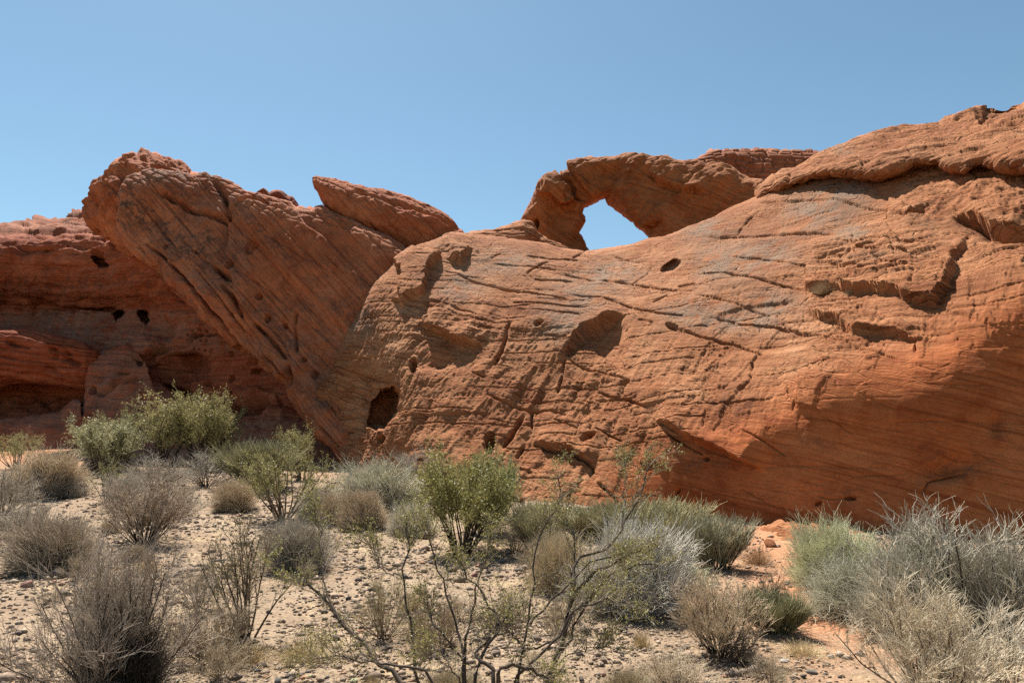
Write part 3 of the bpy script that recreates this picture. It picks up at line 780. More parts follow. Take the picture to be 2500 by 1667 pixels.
# ---- the tilted fin on the left
N_FIN = (0.74, 0.12, 0.66)
def fin_relief(P, px, py, st):
    d = 0.16 * fbm(P * 0.4, 3, 151) + 0.03 * fbm(P * 2.2, 4, 152)
    s, g, i, f = strata(P, N_FIN, 0.62, 153, 0.30, 0.3, 0.05)
    d += 0.075 * s - 0.05 * g * sstep(-0.1, 0.3, pnoise(P * 0.5, 154))
    lower = sstep(0, 140, (py - 585) - 0.92 * (px - 286) + 170)       # near the lower-left edge
    d -= 0.24 * plane_cracks(P, N_FIN, 0.55, 155, 0.05, 0.12, -0.05, 0.4) * (0.35 + lower)
    d -= 0.07 * plane_cracks(P, N_FIN, 0.22, 158, 0.03, 0.08, 0.05, 0.5) + 0.06 * plane_cracks(P, (0.6, 0.1, -0.75), 0.9, 159, 0.03, 0.1, 0.12, 0.9)
    top = sstep(60, 0, py - np.interp(px, [300, 360, 485, 561, 643, 801, 1000], [455, 425, 435, 462, 495, 515, 600]))
    d += 0.11 * bricks(P, (0.45, .25, 0.85), (0.8, -0.6, -0.2), 0.28, 0.5, 157) * top
    d += lower * (0.16 * ridged(P * 0.8, 4, 156) - 0.10)
    R = lambda pts: [(x * 0.5102, 350 + y * 0.5102) for x, y in pts]
    for pts, dep, w in [(R([(760, 235), (830, 270), (920, 320), (1000, 340), (1090, 370)]), 0.45, 6), (R([(700, 480), (800, 560), (900, 670), (960, 740), (1030, 830)]), 0.25, 4), (R([(1010, 570), (1070, 620), (1110, 650)]), 0.35, 6),
                        (R([(1060, 680), (1120, 740), (1160, 830)]), 0.3, 5), (R([(1220, 860), (1290, 930), (1370, 1030)]), 0.3, 5), (R([(960, 740), (1060, 860), (1150, 980), (1300, 1090)]), 0.3, 4), (R([(1420, 800), (1410, 880), (1420, 1000)]), 0.2, 4),
                        (R([(1380, 1060), (1390, 1160)]), 0.6, 6), (R([(560, 465), (640, 545), (740, 620)]), 0.1, 4), (R([(1000, 170), (1080, 260), (1100, 370)]), 0.3, 6), (R([(1090, 330), (1200, 280), (1300, 300)]), 0.12, 4),
                        (R([(860, 450), (960, 540), (1060, 600)]), 0.12, 4), (R([(1180, 640), (1290, 700), (1400, 800)]), 0.07, 3), (R([(1250, 420), (1400, 520), (1600, 620)]), 0.05, 3)]:
        st.crack(pts, dep * 1.8, w * 0.8)
    st.ledge(R([(1090, 330), (1095, 420), (1060, 560), (1110, 660)][::-1]), 0.0, 60, 0.35, 60)
    for (x, y, r) in [(790, 490, 5), (660, 500, 3), (680, 515, 3), (1365, 870, 5), (1455, 1030, 6), (1510, 1095, 8), (1110, 820, 4), (1150, 815, 4), (1240, 735, 7), (1285, 840, 7), (1100, 580, 8), (1200, 490, 14)]:
        st.hole(x * 0.5102, 350 + y * 0.5102, r, r * 1.5, 20, 0.25)
    var = np.exp(-((py - 350 - 0.5 * (px - 300) - 150) / 40) ** 2) * sstep(620, 520, px) * 0.8
    streak = 0.55 * sstep(0.05, 0.3, pnoise(np.stack([P @ np.array([0.74, 0.12, 0.66]) * 1.6, P[..., 1] * 0.3, (P @ np.array([0.66, 0.0, -0.74])) * 0.22], -1), 167))
    return d, 0.35 * top + 0.3 * sstep(0.0, 0.3, pnoise(P * 0.35, 168)), var + 0.12 + streak
fin_st = [(296, 500, 293, 520), (304, 462, 289, 545), (312, 446, 286, 575), (330, 432, 290, 596), (357, 419, 326, 626), (388, 421, 377, 662), (434, 428, 428, 703), (485, 429, 459, 729), (510, 434, 490, 774), (561, 455, 536, 810), (587, 470, 571, 843), (617, 481, 627, 881),
          (643, 485, 668, 917), (679, 493, 704, 948), (717, 502, 714, 984), (755, 506, 738, 1010), (786, 502, 760, 1035), (806, 514, 786, 1066), (850, 530, 816, 1105), (930, 575, 850, 1150), (1000, 620, 900, 1200), (1060, 690, 960, 1220), (1080, 800, 1000, 1220), (1070, 1000, 1040, 1220)]
rock("tilted_fin", fin_st, tps([(300, 470, 29.3), (290, 585, 28.8), (430, 700, 27.6), (570, 842, 26.4), (714, 983, 25.2), (830, 1120, 24.2), (485, 429, 29.6), (643, 485, 29.0), (800, 511, 28.6), (930, 575, 28.2), (1000, 620, 28), (700, 700, 27.6), (850, 750, 27.1),
                                (800, 950, 25.8), (950, 800, 26.9), (1080, 800, 27.4), (930, 1170, 24.8)], 1e-3),
     390, 260, M_FIN, fin_relief, 'pillow', half=1.3, nb=40, power=3.2, bk_k=3.2,
     label="huge tilted sandstone fin with diagonal bedding left of the dome", category="rock")

# ---- peak behind the fin
def peak_relief(P, px, py, st):
    d = 0.22 * ridged(P * 0.7, 4, 161) + 0.03 * fbm(P * 4, 3, 162)
    s, g, i, f = strata(P, N_FIN, 0.5, 163, 0.3)
    return d + 0.06 * s - 0.08 * g, 0, 0.35
rock("sandstone_peak", [(210, 525, 212, 527), (213, 495, 235, 548), (235, 472, 262, 570), (240, 455, 290, 592), (270, 434, 320, 620), (280, 404, 350, 640), (296, 398, 370, 650), (306, 396, 385, 650), (327, 382, 400, 650), (357, 378, 420, 650), (380, 379, 440, 650), (396, 393, 460, 640),
                        (439, 406, 490, 620), (459, 426, 510, 600), (510, 445, 540, 580), (560, 490, 570, 560)],
     lambda x, y: 31.5 + (x - 300) * 0.004, 190, 120, M_FIN, peak_relief, 'pillow', half=1.8, nb=20,
     label="jagged dark red peak rising behind the tilted fin", category="rock")
rock("ridge_knob", [(630, 495, 632, 500), (645, 482, 650, 530), (665, 478, 668, 530), (680, 477, 684, 530), (700, 488, 702, 530), (718, 502, 720, 520), (735, 515, 736, 518)], lambda x, y: 30.5 + 0 * x, 60, 30, M_CLIFF, peak_relief, 'pillow', half=0.8, nb=10,
     label="small dark rock knob peeking over the fin's top edge", category="rock")

# ---- alcove cliff at far left
N_CLF = (0.05, 0.05, 1.0)
def cliff_relief(P, px, py, st):
    d = 0.32 * fbm(P * 0.4, 3, 171) + 0.10 * ridged(P * 1.1, 4, 172) + 0.015 * fbm(P * 5, 3, 174)
    s, g, i, f = strata(P, N_CLF, 0.42, 173, 0.30, 0.25)
    d += 0.13 * s - 0.10 * g * sstep(-0.15, 0.25, pnoise(P * 0.4, 175))
    s2, g2, _, _ = strata(P, N_CLF, 0.14, 176, 0.15)
    d += (0.03 * s2 - 0.02 * g2) * sstep(620, 560, py) * 1.5 + 0.01 * s2
    Z = lambda pts: [(x * 0.2041, 480 + y * 0.2041) for x, y in pts]
    Q = lambda pts: [(x * 0.2168, 780 + y * 0.2168) for x, y in pts]
    R = lambda pts: [(x * 0.5102, 350 + y * 0.5102) for x, y in pts]
    st.hole(245, 635, 17, 18, 0, 1.5, 0.2, cave=True); st.hole(236, 620, 9, 8, 0, 0.6)
    st.hole(297, 771, 16, 13, 0, 1.5, 0.2, cave=True); st.hole(355, 771, 12, 19, 0, 1.5, 0.2, cave=True); st.hole(91, 616, 5, 3, 0, 0.4); st.hole(116, 617, 6, 3, 0, 0.4)
    for (x, y, r) in [(265, 1360, 3), (400, 1290, 3), (425, 1340, 4), (405, 1395, 4), (350, 1385, 3), (440, 1385, 3), (550, 1400, 4), (645, 1410, 4), (225, 1355, 3), (370, 1330, 3), (450, 1295, 3), (730, 1400, 6), (600, 1400, 3)]:
        st.hole(x * 0.2041, 480 + y * 0.2041, r, r, 0, 0.22)
    st.crack(Z([(0, 590), (150, 610), (330, 655), (560, 665), (800, 640), (1100, 650)]), 0.38, 3.5)
    st.crack(Z([(650, 1330), (760, 1350), (950, 1350), (1250, 1360)]), 0.75, 5); st.crack(Z([(60, 1100), (120, 1150), (240, 1175)]), 0.45, 4)
    st.crack(Z([(920, 1430), (1010, 1440), (1110, 1445)]), 0.45, 4)
    # honeycombed bay under the fin
    for (x, y, r) in [(945, 925, 8), (975, 920, 6), (905, 920, 4), (1000, 900, 4), (1040, 920, 4), (930, 900, 3), (965, 898, 4), (925, 945, 4), (975, 945, 4), (1000, 945, 3), (1015, 920, 3), (905, 945, 3), (960, 985, 3), (990, 990, 3), (1020, 990, 3), (930, 985, 3), (1120, 1010, 8)]:
        st.hole(x * 0.5102, 350 + y * 0.5102, r, r * 0.85, 0, 0.35, 0.3)
    st.blob(*R([(870, 1060)])[0], 60, 38, -1.0); st.hole(*R([(880, 1050)])[0], 24, 18, 0, 0.35, 0.8); st.blob(*R([(790, 880)])[0], 40, 25, -0.5)
    st.crack(R([(700, 1060), (715, 1020), (770, 980), (800, 960)]), 1.05, 8); st.crack(R([(745, 1165), (830, 1180), (920, 1200)]), 0.90, 6); st.crack(R([(1060, 1215), (1150, 1230), (1290, 1235)]), 1.35, 10)
    st.crack(R([(720, 1250), (800, 1245)]), 0.60, 5); st.crack(R([(360, 800), (480, 800), (560, 790)]), 0.75, 5); st.crack(R([(850, 1120), (910, 1130)]), 0.45, 4)
    for (x, y, rx, ry) in [(1115, 1185, 10, 7), (1000, 1150, 9, 5), (1110, 1130, 7, 10), (1250, 1100, 14, 8), (1300, 1250, 6, 10), (1350, 1250, 4, 12), (1110, 1280, 10, 6)]:
        st.hole(x * 0.5102, 350 + y * 0.5102, rx, ry, -20, 0.45)
    st.ledge(R([(1300, 1225), (1150, 1220), (1060, 1200)]), 0.3, 40, 0.8, 35)
    shelf = sstep(745, 775, py) * (1 - sstep(850, 880, py)) * sstep(720, 560, px) + sstep(1000, 1040, py)
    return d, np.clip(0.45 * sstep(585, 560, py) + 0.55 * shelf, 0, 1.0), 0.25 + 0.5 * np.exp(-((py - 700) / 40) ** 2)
cliff_top = [(-420, 560), (0, 547), (56, 545), (84, 528), (110, 529), (163, 532), (196, 512), (212, 508), (300, 500), (900, 560)]
cliff_bot = [(-420, 1150), (0, 1130), (500, 1120), (800, 1150), (900, 1160)]
cliff_ctrl = []
for (px_, dd) in [(-400, -1.5), (-200, -0.5), (0, 0), (120, 0.1), (250, -0.6), (360, -1.8)]:
    for (py_, Y_) in [(545, 35.8), (570, 33.8), (590, 32.8), (620, 32.6), (680, 32.7), (730, 33.8), (760, 34.3), (790, 33.6), (830, 32.4), (880, 32.2), (950, 33.2), (985, 33.0), (1040, 30.0), (1120, 29.0)]:
        cliff_ctrl.append((px_, py_, Y_ + dd))
for (px_, dd) in [(480, 0.0), (600, -0.9), (720, -1.9), (880, -2.5)]:
    for (py_, Y_) in [(545, 32.3), (620, 31.4), (730, 30.7), (790, 30.4), (850, 30.1), (910, 30.4), (950, 30.0), (1000, 29.0), (1060, 27.9), (1120, 27.0)]:
        cliff_ctrl.append((px_, py_, Y_ + dd))
cliff_depth = tps(cliff_ctrl, 5e-5)
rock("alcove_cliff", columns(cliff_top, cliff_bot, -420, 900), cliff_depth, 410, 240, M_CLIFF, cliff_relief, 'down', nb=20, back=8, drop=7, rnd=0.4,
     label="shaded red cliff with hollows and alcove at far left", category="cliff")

def ledge_relief(P, px, py, st):
    d = 0.12 * fbm(P * 0.6, 3, 181) + 0.02 * fbm(P * 5, 3, 182)
    s, g, i, f = strata(P, (0.16, 0.05, 1.0), 0.30, 183, 0.2)
    d += 0.09 * s - 0.09 * g
    d -= 0.06 * line_cracks(P, (0.16, 0.05, 1), 185, 0.4, 3.0, 0.06)
    Q = lambda pts: [(x * 0.2168, 780 + y * 0.2168) for x, y in pts]
    st.crack(Q([(60, 240), (180, 280), (340, 320)]), 0.4, 5); st.crack(Q([(540, 320), (650, 350), (800, 390)]), 0.4, 6); st.crack(Q([(580, 400), (700, 440), (900, 510)]), 0.5, 6)
    st.crack(Q([(500, 550), (600, 590), (640, 610)]), 0.4, 6); st.crack(Q([(220, 620), (500, 650), (760, 700)]), 0.3, 5); st.crack(Q([(480, 170), (620, 200), (780, 240)]), 0.2, 3)
    return d, 0, 0.25
rock("overhanging_ledge", [(-420, 780, -420, 960), (-200, 780, -200, 955), (0, 793, 0, 950), (60, 800, 60, 945), (120, 806, 120, 945), (170, 818, 170, 948), (210, 830, 205, 950), (232, 848, 225, 945), (245, 870, 240, 930), (252, 900, 250, 905)],
     lambda x, y: 31.4 + (y - 860) * 0.004 - (x + 0) * 0.001, 220, 110, M_CLIFF, ledge_relief, 'pillow', half=1.9, nb=20, power=2.6,
     label="layered red rock ledge overhanging a dark hollow at left edge", category="rock")

def boulder_relief(P, px, py, st):
    d = 0.14 * fbm(P * 0.7, 3, 191) + 0.03 * fbm(P * 3, 4, 192)
    s, g, i, f = strata(P, (0.1, 0.1, 1.0), 0.28, 193, 0.15)
    up = sstep(960, 900, py)
    d += (0.02 + 0.04 * up) * (s - g) * 0.8
    Q = lambda pts: [(x * 0.2168, 780 + y * 0.2168) for x, y in pts]
    st.crack(Q([(1560, 640), (1320, 680), (1210, 770), (1150, 810), (1090, 810)]), 0.6, 6)
    st.hole(*Q([(1040, 790)])[0], 10, 11, 0, 0.8, 0.3); st.hole(*Q([(1380, 580)])[0], 17, 5, 0, 0.4); st.hole(*Q([(1545, 415)])[0], 13, 4, 0, 0.3); st.hole(*Q([(1570, 470)])[0], 10, 8, 0, 0.3)
    st.crack(Q([(1100, 850), (1300, 870), (1430, 895)]), 0.15, 3.5)
    return d, 0.4, 0.1
rock("leaning_boulder", [(178, 1100, 180, 1105), (186, 1040, 190, 1130), (205, 980, 215, 1140), (212, 930, 240, 1145), (216, 880, 270, 1150), (232, 855, 310, 1150), (262, 848, 350, 1150), (310, 840, 390, 1150), (345, 850, 430, 1150), (352, 890, 480, 1150), (360, 920, 540, 1150), (420, 955, 600, 1150), (500, 990, 660, 1150), (620, 1040, 700, 1140), (700, 1100, 720, 1120)],
     tps([(190, 1100, 28.2), (215, 900, 30.6), (350, 850, 30.8), (300, 1000, 29.2), (420, 1100, 27.4), (640, 1120, 26.4), (500, 1000, 29.0), (360, 920, 30.1)], 1e-3), 240, 140, M_CLIFF, boulder_relief, 'pillow', half=0.9, nb=20, power=2.8,
     label="big smooth leaning boulder behind the far green shrubs", category="rock")
rock("low_boulder", [(-420, 1030, -420, 1180), (-100, 1030, -100, 1180), (0, 1024, 0, 1170), (50, 1022, 50, 1165), (80, 1014, 80, 1160), (120, 1012, 120, 1160), (150, 1008, 150, 1160), (168, 985, 170, 1150), (180, 974, 185, 1140), (196, 976, 198, 1100), (199, 1000, 200, 1060)],
     lambda x, y: 28.9 + (1050 - y) * 0.008, 200, 90, M_CLIFF, boulder_relief, 'pillow', half=0.8, nb=16, power=2.8,
     label="low rounded red boulder lying at the foot of the left cliff", category="rock")

# ------------------------------------------------------------------ ground sheet
def ground_mat():
    m, nt, b = node_mat("desert_ground")
    N = NT(nt)
    co = N.n("ShaderNodeTexCoord").outputs["Object"]
    big = N.noise(co, 0.45, 5, 0.6, 0.4)
    col = N.ramp(big, [(0.3, (0.215, 0.145, 0.092)), (0.5, (0.26, 0.185, 0.122)), (0.7, (0.305, 0.228, 0.156))])
    path = N.n("ShaderNodeAttribute", attribute_name="redsand").outputs["Fac"]
    col = N.mix(col, (0.39, 0.175, 0.085), path)
    straw = N.ramp(N.noise(co, 1.7, 6, 0.7, 0.6), [(0.55, (0, 0, 0)), (0.68, (1, 1, 1))])
    col = N.mix(col, (0.47, 0.36, 0.20), N.math('MULTIPLY', straw, 0.55))
    grain = N.noise(co, 30, 6, 0.75)
    col = N.mix(col, N.ramp(grain, [(0.32, (0.52, 0.50, 0.48)), (0.5, (1, 1, 1)), (0.68, (1.25, 1.25, 1.25))]), 0.8, 'MULTIPLY')
    patch = N.noise(co, 5.0, 6, 0.75, 0.3)
    col = N.mix(col, N.ramp(patch, [(0.35, (0.66, 0.64, 0.62)), (0.5, (1, 1, 1)), (0.66, (1.16, 1.16, 1.16))]), 0.8, 'MULTIPLY')
    vor = N.n("ShaderNodeTexVoronoi"); vor.inputs["Scale"].default_value = 26
    N.l(co, vor.inputs["Vector"])
    nt.links.new(col, b.inputs["Base Color"])
    h = N.math('ADD', N.math('MULTIPLY', grain, 0.5), N.math('MULTIPLY', N.math('SUBTRACT', 1.0, vor.outputs["Distance"]), 0.6))
    bp = N.n("ShaderNodeBump"); bp.inputs["Strength"].default_value = 0.9; bp.inputs["Distance"].default_value = 0.03
    nt.links.new(h, bp.inputs["Height"]); nt.links.new(bp.outputs[0], b.inputs["Normal"])
    return m
M_GROUND = ground_mat()
def axis(lo, hi, step, far):
    a = np.arange(lo, hi, step)
    g = np.geomspace(step * 2, far, 26)
    return np.concatenate([lo - g[::-1], a, hi + g])
gx, gy = axis(-12, 12, 0.1, 2500), axis(1.5, 26, 0.1, 2500)
GX, GY = np.meshgrid(gx, gy, indexing='ij')
def build_ground():
    GZ = ground_z(GX, GY)
    Pg = np.stack([GX, GY, 0 * GX], -1)
    near = (np.hypot(GX, GY - 10) < 30)
    GZ = GZ + np.where(near, 0.012 * fbm(Pg * 4.0, 3, 9) + 0.006 * pnoise(Pg * 13, 10), 0)
    V = np.stack([GX, GY, GZ], -1).reshape(-1, 3)
    me = new_mesh("ground", V, grid_faces(len(gx), len(gy)))
    ppx, ppy = to_pixel(np.stack([GX, GY, GZ], -1))
    pathx = np.interp(GY, [3, 5, 6.5, 8, 10, 12, 14.5], [2.6, 2.7, 2.9, 3.1, 4.0, 4.6, 5.4])
    red = np.exp(-((GX - pathx) / (0.32 + 0.075 * GY)) ** 2) * sstep(4.5, 8.0, GY) + sstep(20, 26, GY)
    red = np.clip(red + 0.25 * pnoise(Pg * 1.5, 12) * (red > 0.05), 0, 1) * 0.9
    add_attr(me, "redsand", red)
    me.materials.append(M_GROUND)
    link("ground", me, None, kind="structure", label="pale stony desert ground with sandy patches and a reddish path", category="ground")

# ------------------------------------------------------------------ plants
def unit(v):
    return v / (np.linalg.norm(v, axis=-1, keepdims=True) + 1e-9)

def prisms(paths, rad, sides=3):
    """paths (N,K,3), rad (N,K) -> three-sided tapering twigs"""
    Np, K, _ = paths.shape
    T = unit(np.gradient(paths, axis=1))
    ref = np.where(np.abs(T[..., 2:3]) > 0.9, np.array([1.0, 0, 0]), np.array([0, 0, 1.0]))
    U = unit(np.cross(T, ref)); Vv = np.cross(T, U)
    ang = np.arange(sides) * 2 * np.pi / sides
    ring = paths[:, :, None] + rad[:, :, None, None] * (np.cos(ang)[:, None] * U[:, :, None] + np.sin(ang)[:, None] * Vv[:, :, None])
    V = ring.reshape(-1, 3)
    n = np.arange(Np)[:, None, None] * K * sides
    k = np.arange(K - 1)[None, :, None] * sides
    s = np.arange(sides)[None, None]; s2 = (s + 1) % sides
    F = np.stack([n + k + s, n + k + s2, n + k + sides + s2, n + k + sides + s], -1).reshape(-1, 4)
    return V, F

def grow(par, n, t0, t1, L, ang, up, K=3, curl=0.15, r=None, lenpow=0.0):
    """side shoots on parent paths"""
    Np, Kp, _ = par.shape
    t = r.uniform(t0, t1, (Np, n))
    f = t * (Kp - 1); i = np.clip(f.astype(int), 0, Kp - 2); w = (f - i)[..., None]
    idx = np.arange(Np)[:, None]
    start = par[idx, i] * (1 - w) + par[idx, i + 1] * w
    tan = unit(par[idx, i + 1] - par[idx, i])
    rv = unit(r.normal(size=(Np, n, 3)))
    perp = unit(rv - (rv * tan).sum(-1, keepdims=True) * tan)
    a = np.radians(r.uniform(ang[0], ang[1], (Np, n, 1)))
    d = np.cos(a) * tan + np.sin(a) * perp
    d[..., 2] += up
    d = unit(d)
    ln = r.uniform(L[0], L[1], (Np, n, 1)) * (1 - lenpow * t[..., None])
    return shoots(start.reshape(-1, 3), d.reshape(-1, 3), ln.reshape(-1, 1), K, curl, up * 0.5, r)

def shoots(start, d, ln, K, curl, up, r):
    N_ = len(start)
    pts = [start]
    dirs = d
    for k in range(K - 1):
        pts.append(pts[-1] + dirs * ln / (K - 1))
        dirs = dirs + curl * r.normal(size=(N_, 3))
        dirs[:, 2] += up * 0.3
        dirs = unit(dirs)
    return np.stack(pts, 1)

def taper(paths, r0, r1):
    return np.broadcast_to(np.linspace(r0, r1, paths.shape[1]), paths.shape[:2])

def join(parts):
    Vs, Fs, o = [], [], 0
    for V, F in parts:
        Vs.append(V); Fs.append(F + o); o += len(V)
    return np.concatenate(Vs), np.concatenate(Fs)

def leaf_quads(paths, per, size, r, t0=0.3, spread=0.012):
    """tiny leaves in pairs along twigs"""
    N_, K, _ = paths.shape
    t = r.uniform(t0, 1.0, (N_, per)); f = t * (K - 1); i = np.clip(f.astype(int), 0, K - 2); w = (f - i)[..., None]
    idx = np.arange(N_)[:, None]
    c = (paths[idx, i] * (1 - w) + paths[idx, i + 1] * w).reshape(-1, 3) + r.normal(size=(N_ * per, 3)) * spread
    a = unit(r.normal(size=c.shape) + np.array([0, 0, 0.6])); b = unit(np.cross(a, r.normal(size=c.shape)))
    s = (size * r.uniform(0.6, 1.3, (len(c), 1)))
    nrm = np.cross(a, b)
    V = np.stack([c, c + a * s * 0.5 + b * s * 0.30 + nrm * s * 0.1, c + a * s, c + a * s * 0.5 - b * s * 0.30 + nrm * s * 0.1], 1).reshape(-1, 3)
    F = np.arange(len(V)).reshape(-1, 4)
    return V, F

def tri_total(parts):
    return sum(len(f) * 2 for _, f in parts)

def stems_fan(n, r, hgt, spread, K=6, base=0.05, curl=0.10, up=0.25):
    az = r.uniform(0, 2 * np.pi, n); tilt = np.radians(r.uniform(spread[0], spread[1], n))
    d = np.stack([np.sin(tilt) * np.cos(az), np.sin(tilt) * np.sin(az), np.cos(tilt)], -1)
    st = np.stack([base * np.cos(az) * r.uniform(0, 1, n), base * np.sin(az) * r.uniform(0, 1, n), np.full(n, -0.03)], -1)
    return shoots(st, d, hgt * r.uniform(0.75, 1.1, (n, 1)), K, curl, up, r)

# every maker returns {part name: (V, F)} for a shrub about 1 m wide
def mk_mound(seed, hgt=0.62, dense=0.8, hair=0.24, rt=0.0026, droop=0.0):
    """dense rounded shrub: a cushion of fine dry twigs"""
    r = np.random.default_rng(seed)
    n = int(3000 * dense)
    z = r.uniform(-0.05, 1.0, n) ** 1.0; az = r.uniform(0, 2 * np.pi, n)
    rr = np.sqrt(np.maximum(0, 1 - np.maximum(z, 0) ** 2))
    d = np.stack([rr * np.cos(az), rr * np.sin(az), np.maximum(z, 0.02)], -1)
    lump = 1 + 0.42 * pnoise(d * 1.7 + seed * 3.7, seed) + 0.22 * pnoise(d * 4 + seed, seed + 1)
    R = np.array([0.5, 0.5, hgt]) * (lump * r.uniform(0.66, 1.08, n))[:, None]
    end = d * R; end[:, 2] += 0.02
    s = r.uniform(0.25, 0.62, n)[:, None]
    start = end * s + r.normal(size=(n, 3)) * 0.04; start[:, 2] = np.maximum(start[:, 2] * 0.8, 0.0)
    mid = (start + end) / 2 + r.normal(size=(n, 3)) * 0.035
    tw = np.stack([start, mid, end + r.normal(size=(n, 3)) * 0.02], 1)
    gap = pnoise(d * 2.6 + seed * 1.3, seed + 7) + 0.25 * r.normal(size=n)
    tw = tw[gap > -0.28]
    lean = r.normal(size=2) * 0.16
    tw[..., :2] += tw[..., 2:] * lean
    side = grow(tw, 3, 0.35, 0.95, (hair * 0.5, hair), (15, 50), 0.35, 3, 0.25, r)
    main = stems_fan(26, r, 0.36, (5, 80), 5, 0.06, 0.15, 0.1)
    return {"stems": prisms(main, taper(main, 0.009, 0.004)),
            "twigs": join([prisms(tw, taper(tw, rt * 1.15, rt * 0.7)), prisms(side, taper(side, rt * 0.85, rt * 0.45))])}

def mk_wispy(seed, hgt=0.9, spread=(3, 62), stems=34, rt=0.0024, kids=11, grand=7, up=0.35):
    """open, upright shrub of thin grey-brown twigs"""
    r = np.random.default_rng(seed)
    main = stems_fan(stems, r, hgt * 0.72, spread, 6, 0.07, 0.12, 0.25)
    k1 = grow(main, kids, 0.22, 1.0, (0.16, 0.34), (15, 50), up, 4, 0.16, r, 0.3)
    k2 = grow(k1, grand, 0.2, 1.0, (0.05, 0.15), (20, 55), up * 0.8, 3, 0.25, r)
    return {"stems": prisms(main, taper(main, 0.0085, 0.003)),
            "twigs": join([prisms(k1, taper(k1, rt * 1.2, rt * 0.7)), prisms(k2, taper(k2, rt * 0.8, rt * 0.45))])}

def mk_creosote(seed, hgt=0.95, spread=(4, 48), stems=16, leaves=5, size=0.019, kids=9, grand=5):
    """creosote: bare dark stems below, small olive leaves above"""
    r = np.random.default_rng(seed)
    main = stems_fan(stems, r, hgt * 0.85, spread, 7, 0.07, 0.12, 0.2)
    k1 = grow(main, kids, 0.35, 1.0, (0.16, 0.36), (15, 55), 0.25, 4, 0.18, r, 0.3)
    k2 = grow(k1, grand, 0.25, 1.0, (0.06, 0.15), (20, 60), 0.15, 3, 0.25, r)
    return {"stems": prisms(main, taper(main, 0.011, 0.0035), 4),
            "twigs": join([prisms(k1, taper(k1, 0.0036, 0.0018)), prisms(k2, taper(k2, 0.0020, 0.0012))]),
            "leaves": join([leaf_quads(k2, leaves, size, r), leaf_quads(k1, leaves, size, r, 0.5)])}

def mk_broom(seed, hgt=0.75, n=1500, spread=(0, 46), rt=0.0026, grand=3):
    """broom of thin green upright stems"""
    r = np.random.default_rng(seed)
    main = stems_fan(60, r, hgt * 0.55, spread, 5, 0.14, 0.10, 0.2)
    k1 = grow(main, n // 60, 0.15, 1.0, (0.2, 0.42), (6, 28), 0.35, 4, 0.09, r, 0.25)
    k2 = grow(k1, grand, 0.2, 0.9, (0.08, 0.2), (8, 30), 0.3, 3, 0.12, r)
    return {"stems": prisms(main, taper(main, 0.006, 0.003)),
            "twigs": join([prisms(k1, taper(k1, rt * 1.2, rt * 0.7)), prisms(k2, taper(k2, rt, rt * 0.5))])}

def mk_tuft(seed, hgt=0.5, n=520, spread=(0, 70), rt=0.0022):
    """tuft of dry grass"""
    r = np.random.default_rng(seed)
    b = stems_fan(n, r, hgt, spread, 5, 0.2, 0.16, -0.35)
    b[:, :, 2] = np.maximum(b[:, :, 2], -0.02)
    return {"blades": prisms(b, taper(b, rt * 1.3, rt * 0.5))}

def plant_mat(name, rough=0.85, trans=0.0, spec=0.15):
    """bark or leaf tinted by the object's own colour, varied along the plant"""
    m, nt, b = node_mat(name)
    N = NT(nt)
    oi = N.n("ShaderNodeObjectInfo")
    co = N.n("ShaderNodeTexCoord").outputs["Object"]
    v = N.noise(co, 9.0, 3, 0.6)
    col = N.mix(oi.outputs["Color"], N.ramp(v, [(0.30, (0.62, 0.58, 0.52)), (0.5, (1, 1, 1)), (0.7, (1.35, 1.32, 1.25))]), 1.0, 'MULTIPLY')
    nt.links.new(col, b.inputs["Base Color"])
    b.inputs["Roughness"].default_value = rough
    b.inputs["Specular IOR Level"].default_value = spec
    if trans:
        tr = N.n("ShaderNodeBsdfTranslucent"); nt.links.new(col, tr.inputs[0])
        mx = N.n("ShaderNodeMixShader"); mx.inputs[0].default_value = trans
        out = [n for n in nt.nodes if n.type == 'OUTPUT_MATERIAL'][0]
        nt.links.new(b.outputs[0], mx.inputs[1]); nt.links.new(tr.outputs[0], mx.inputs[2]); nt.links.new(mx.outputs[0], out.inputs[0])
    return m
M_TWIG = plant_mat("twig_bark")
M_LEAF = plant_mat("shrub_leaf", 0.55, 0.35, 0.35)

PROTO = {}
def proto(key, maker, *a, **k):
    parts = {}
    for pname, (V, F) in maker(*a, **k).items():
        me = new_mesh(key + "_" + pname, V, F, smooth=False)
        me.materials.append(M_LEAF if pname == "leaves" else M_TWIG)
        parts[pname] = me
    zmax = max(np.percentile(np.array([v.co.z for v in list(me.vertices)[::29]]), 99.5) for me in parts.values())
    xs = np.concatenate([np.array([abs(v.co.x) for v in list(me.vertices)[::29]]) for me in parts.values()])
    PROTO[key] = (parts, float(zmax), float(np.percentile(xs, 99.3)) * 2)
proto("mound_a", mk_mound, 11)
proto("mound_b", mk_mound, 12, 0.7, 0.8, 0.30, 0.0028)
proto("mound_c", mk_mound, 13, 0.55, 0.65, 0.28, 0.0026)
proto("wispy_a", mk_wispy, 21)
proto("wispy_b", mk_wispy, 22, 0.75, (10, 75), 30, 0.0024, 10, 7, 0.25)
proto("wispy_near", mk_wispy, 24, 0.95, (2, 66), 38, 0.0017, 13, 9, 0.30)
proto("wispy_c", mk_wispy, 25, 0.8, (8, 80), 26, 0.0022, 10, 6, 0.18)
proto("mound_d", mk_mound, 14, 0.6, 0.6, 0.34, 0.0026)
proto("creosote_c", mk_creosote, 35, 1.0, (2, 36), 13, 6, 0.02, 11, 6)
proto("creosote_a", mk_creosote, 31)
proto("creosote_b", mk_creosote, 32, 0.9, (2, 50), 24, 7, 0.02, 12, 6)
proto("creosote_bare", mk_creosote, 33, 1.0, (2, 40), 14, 2, 0.014, 9, 5)
proto("broom_a", mk_broom, 41)
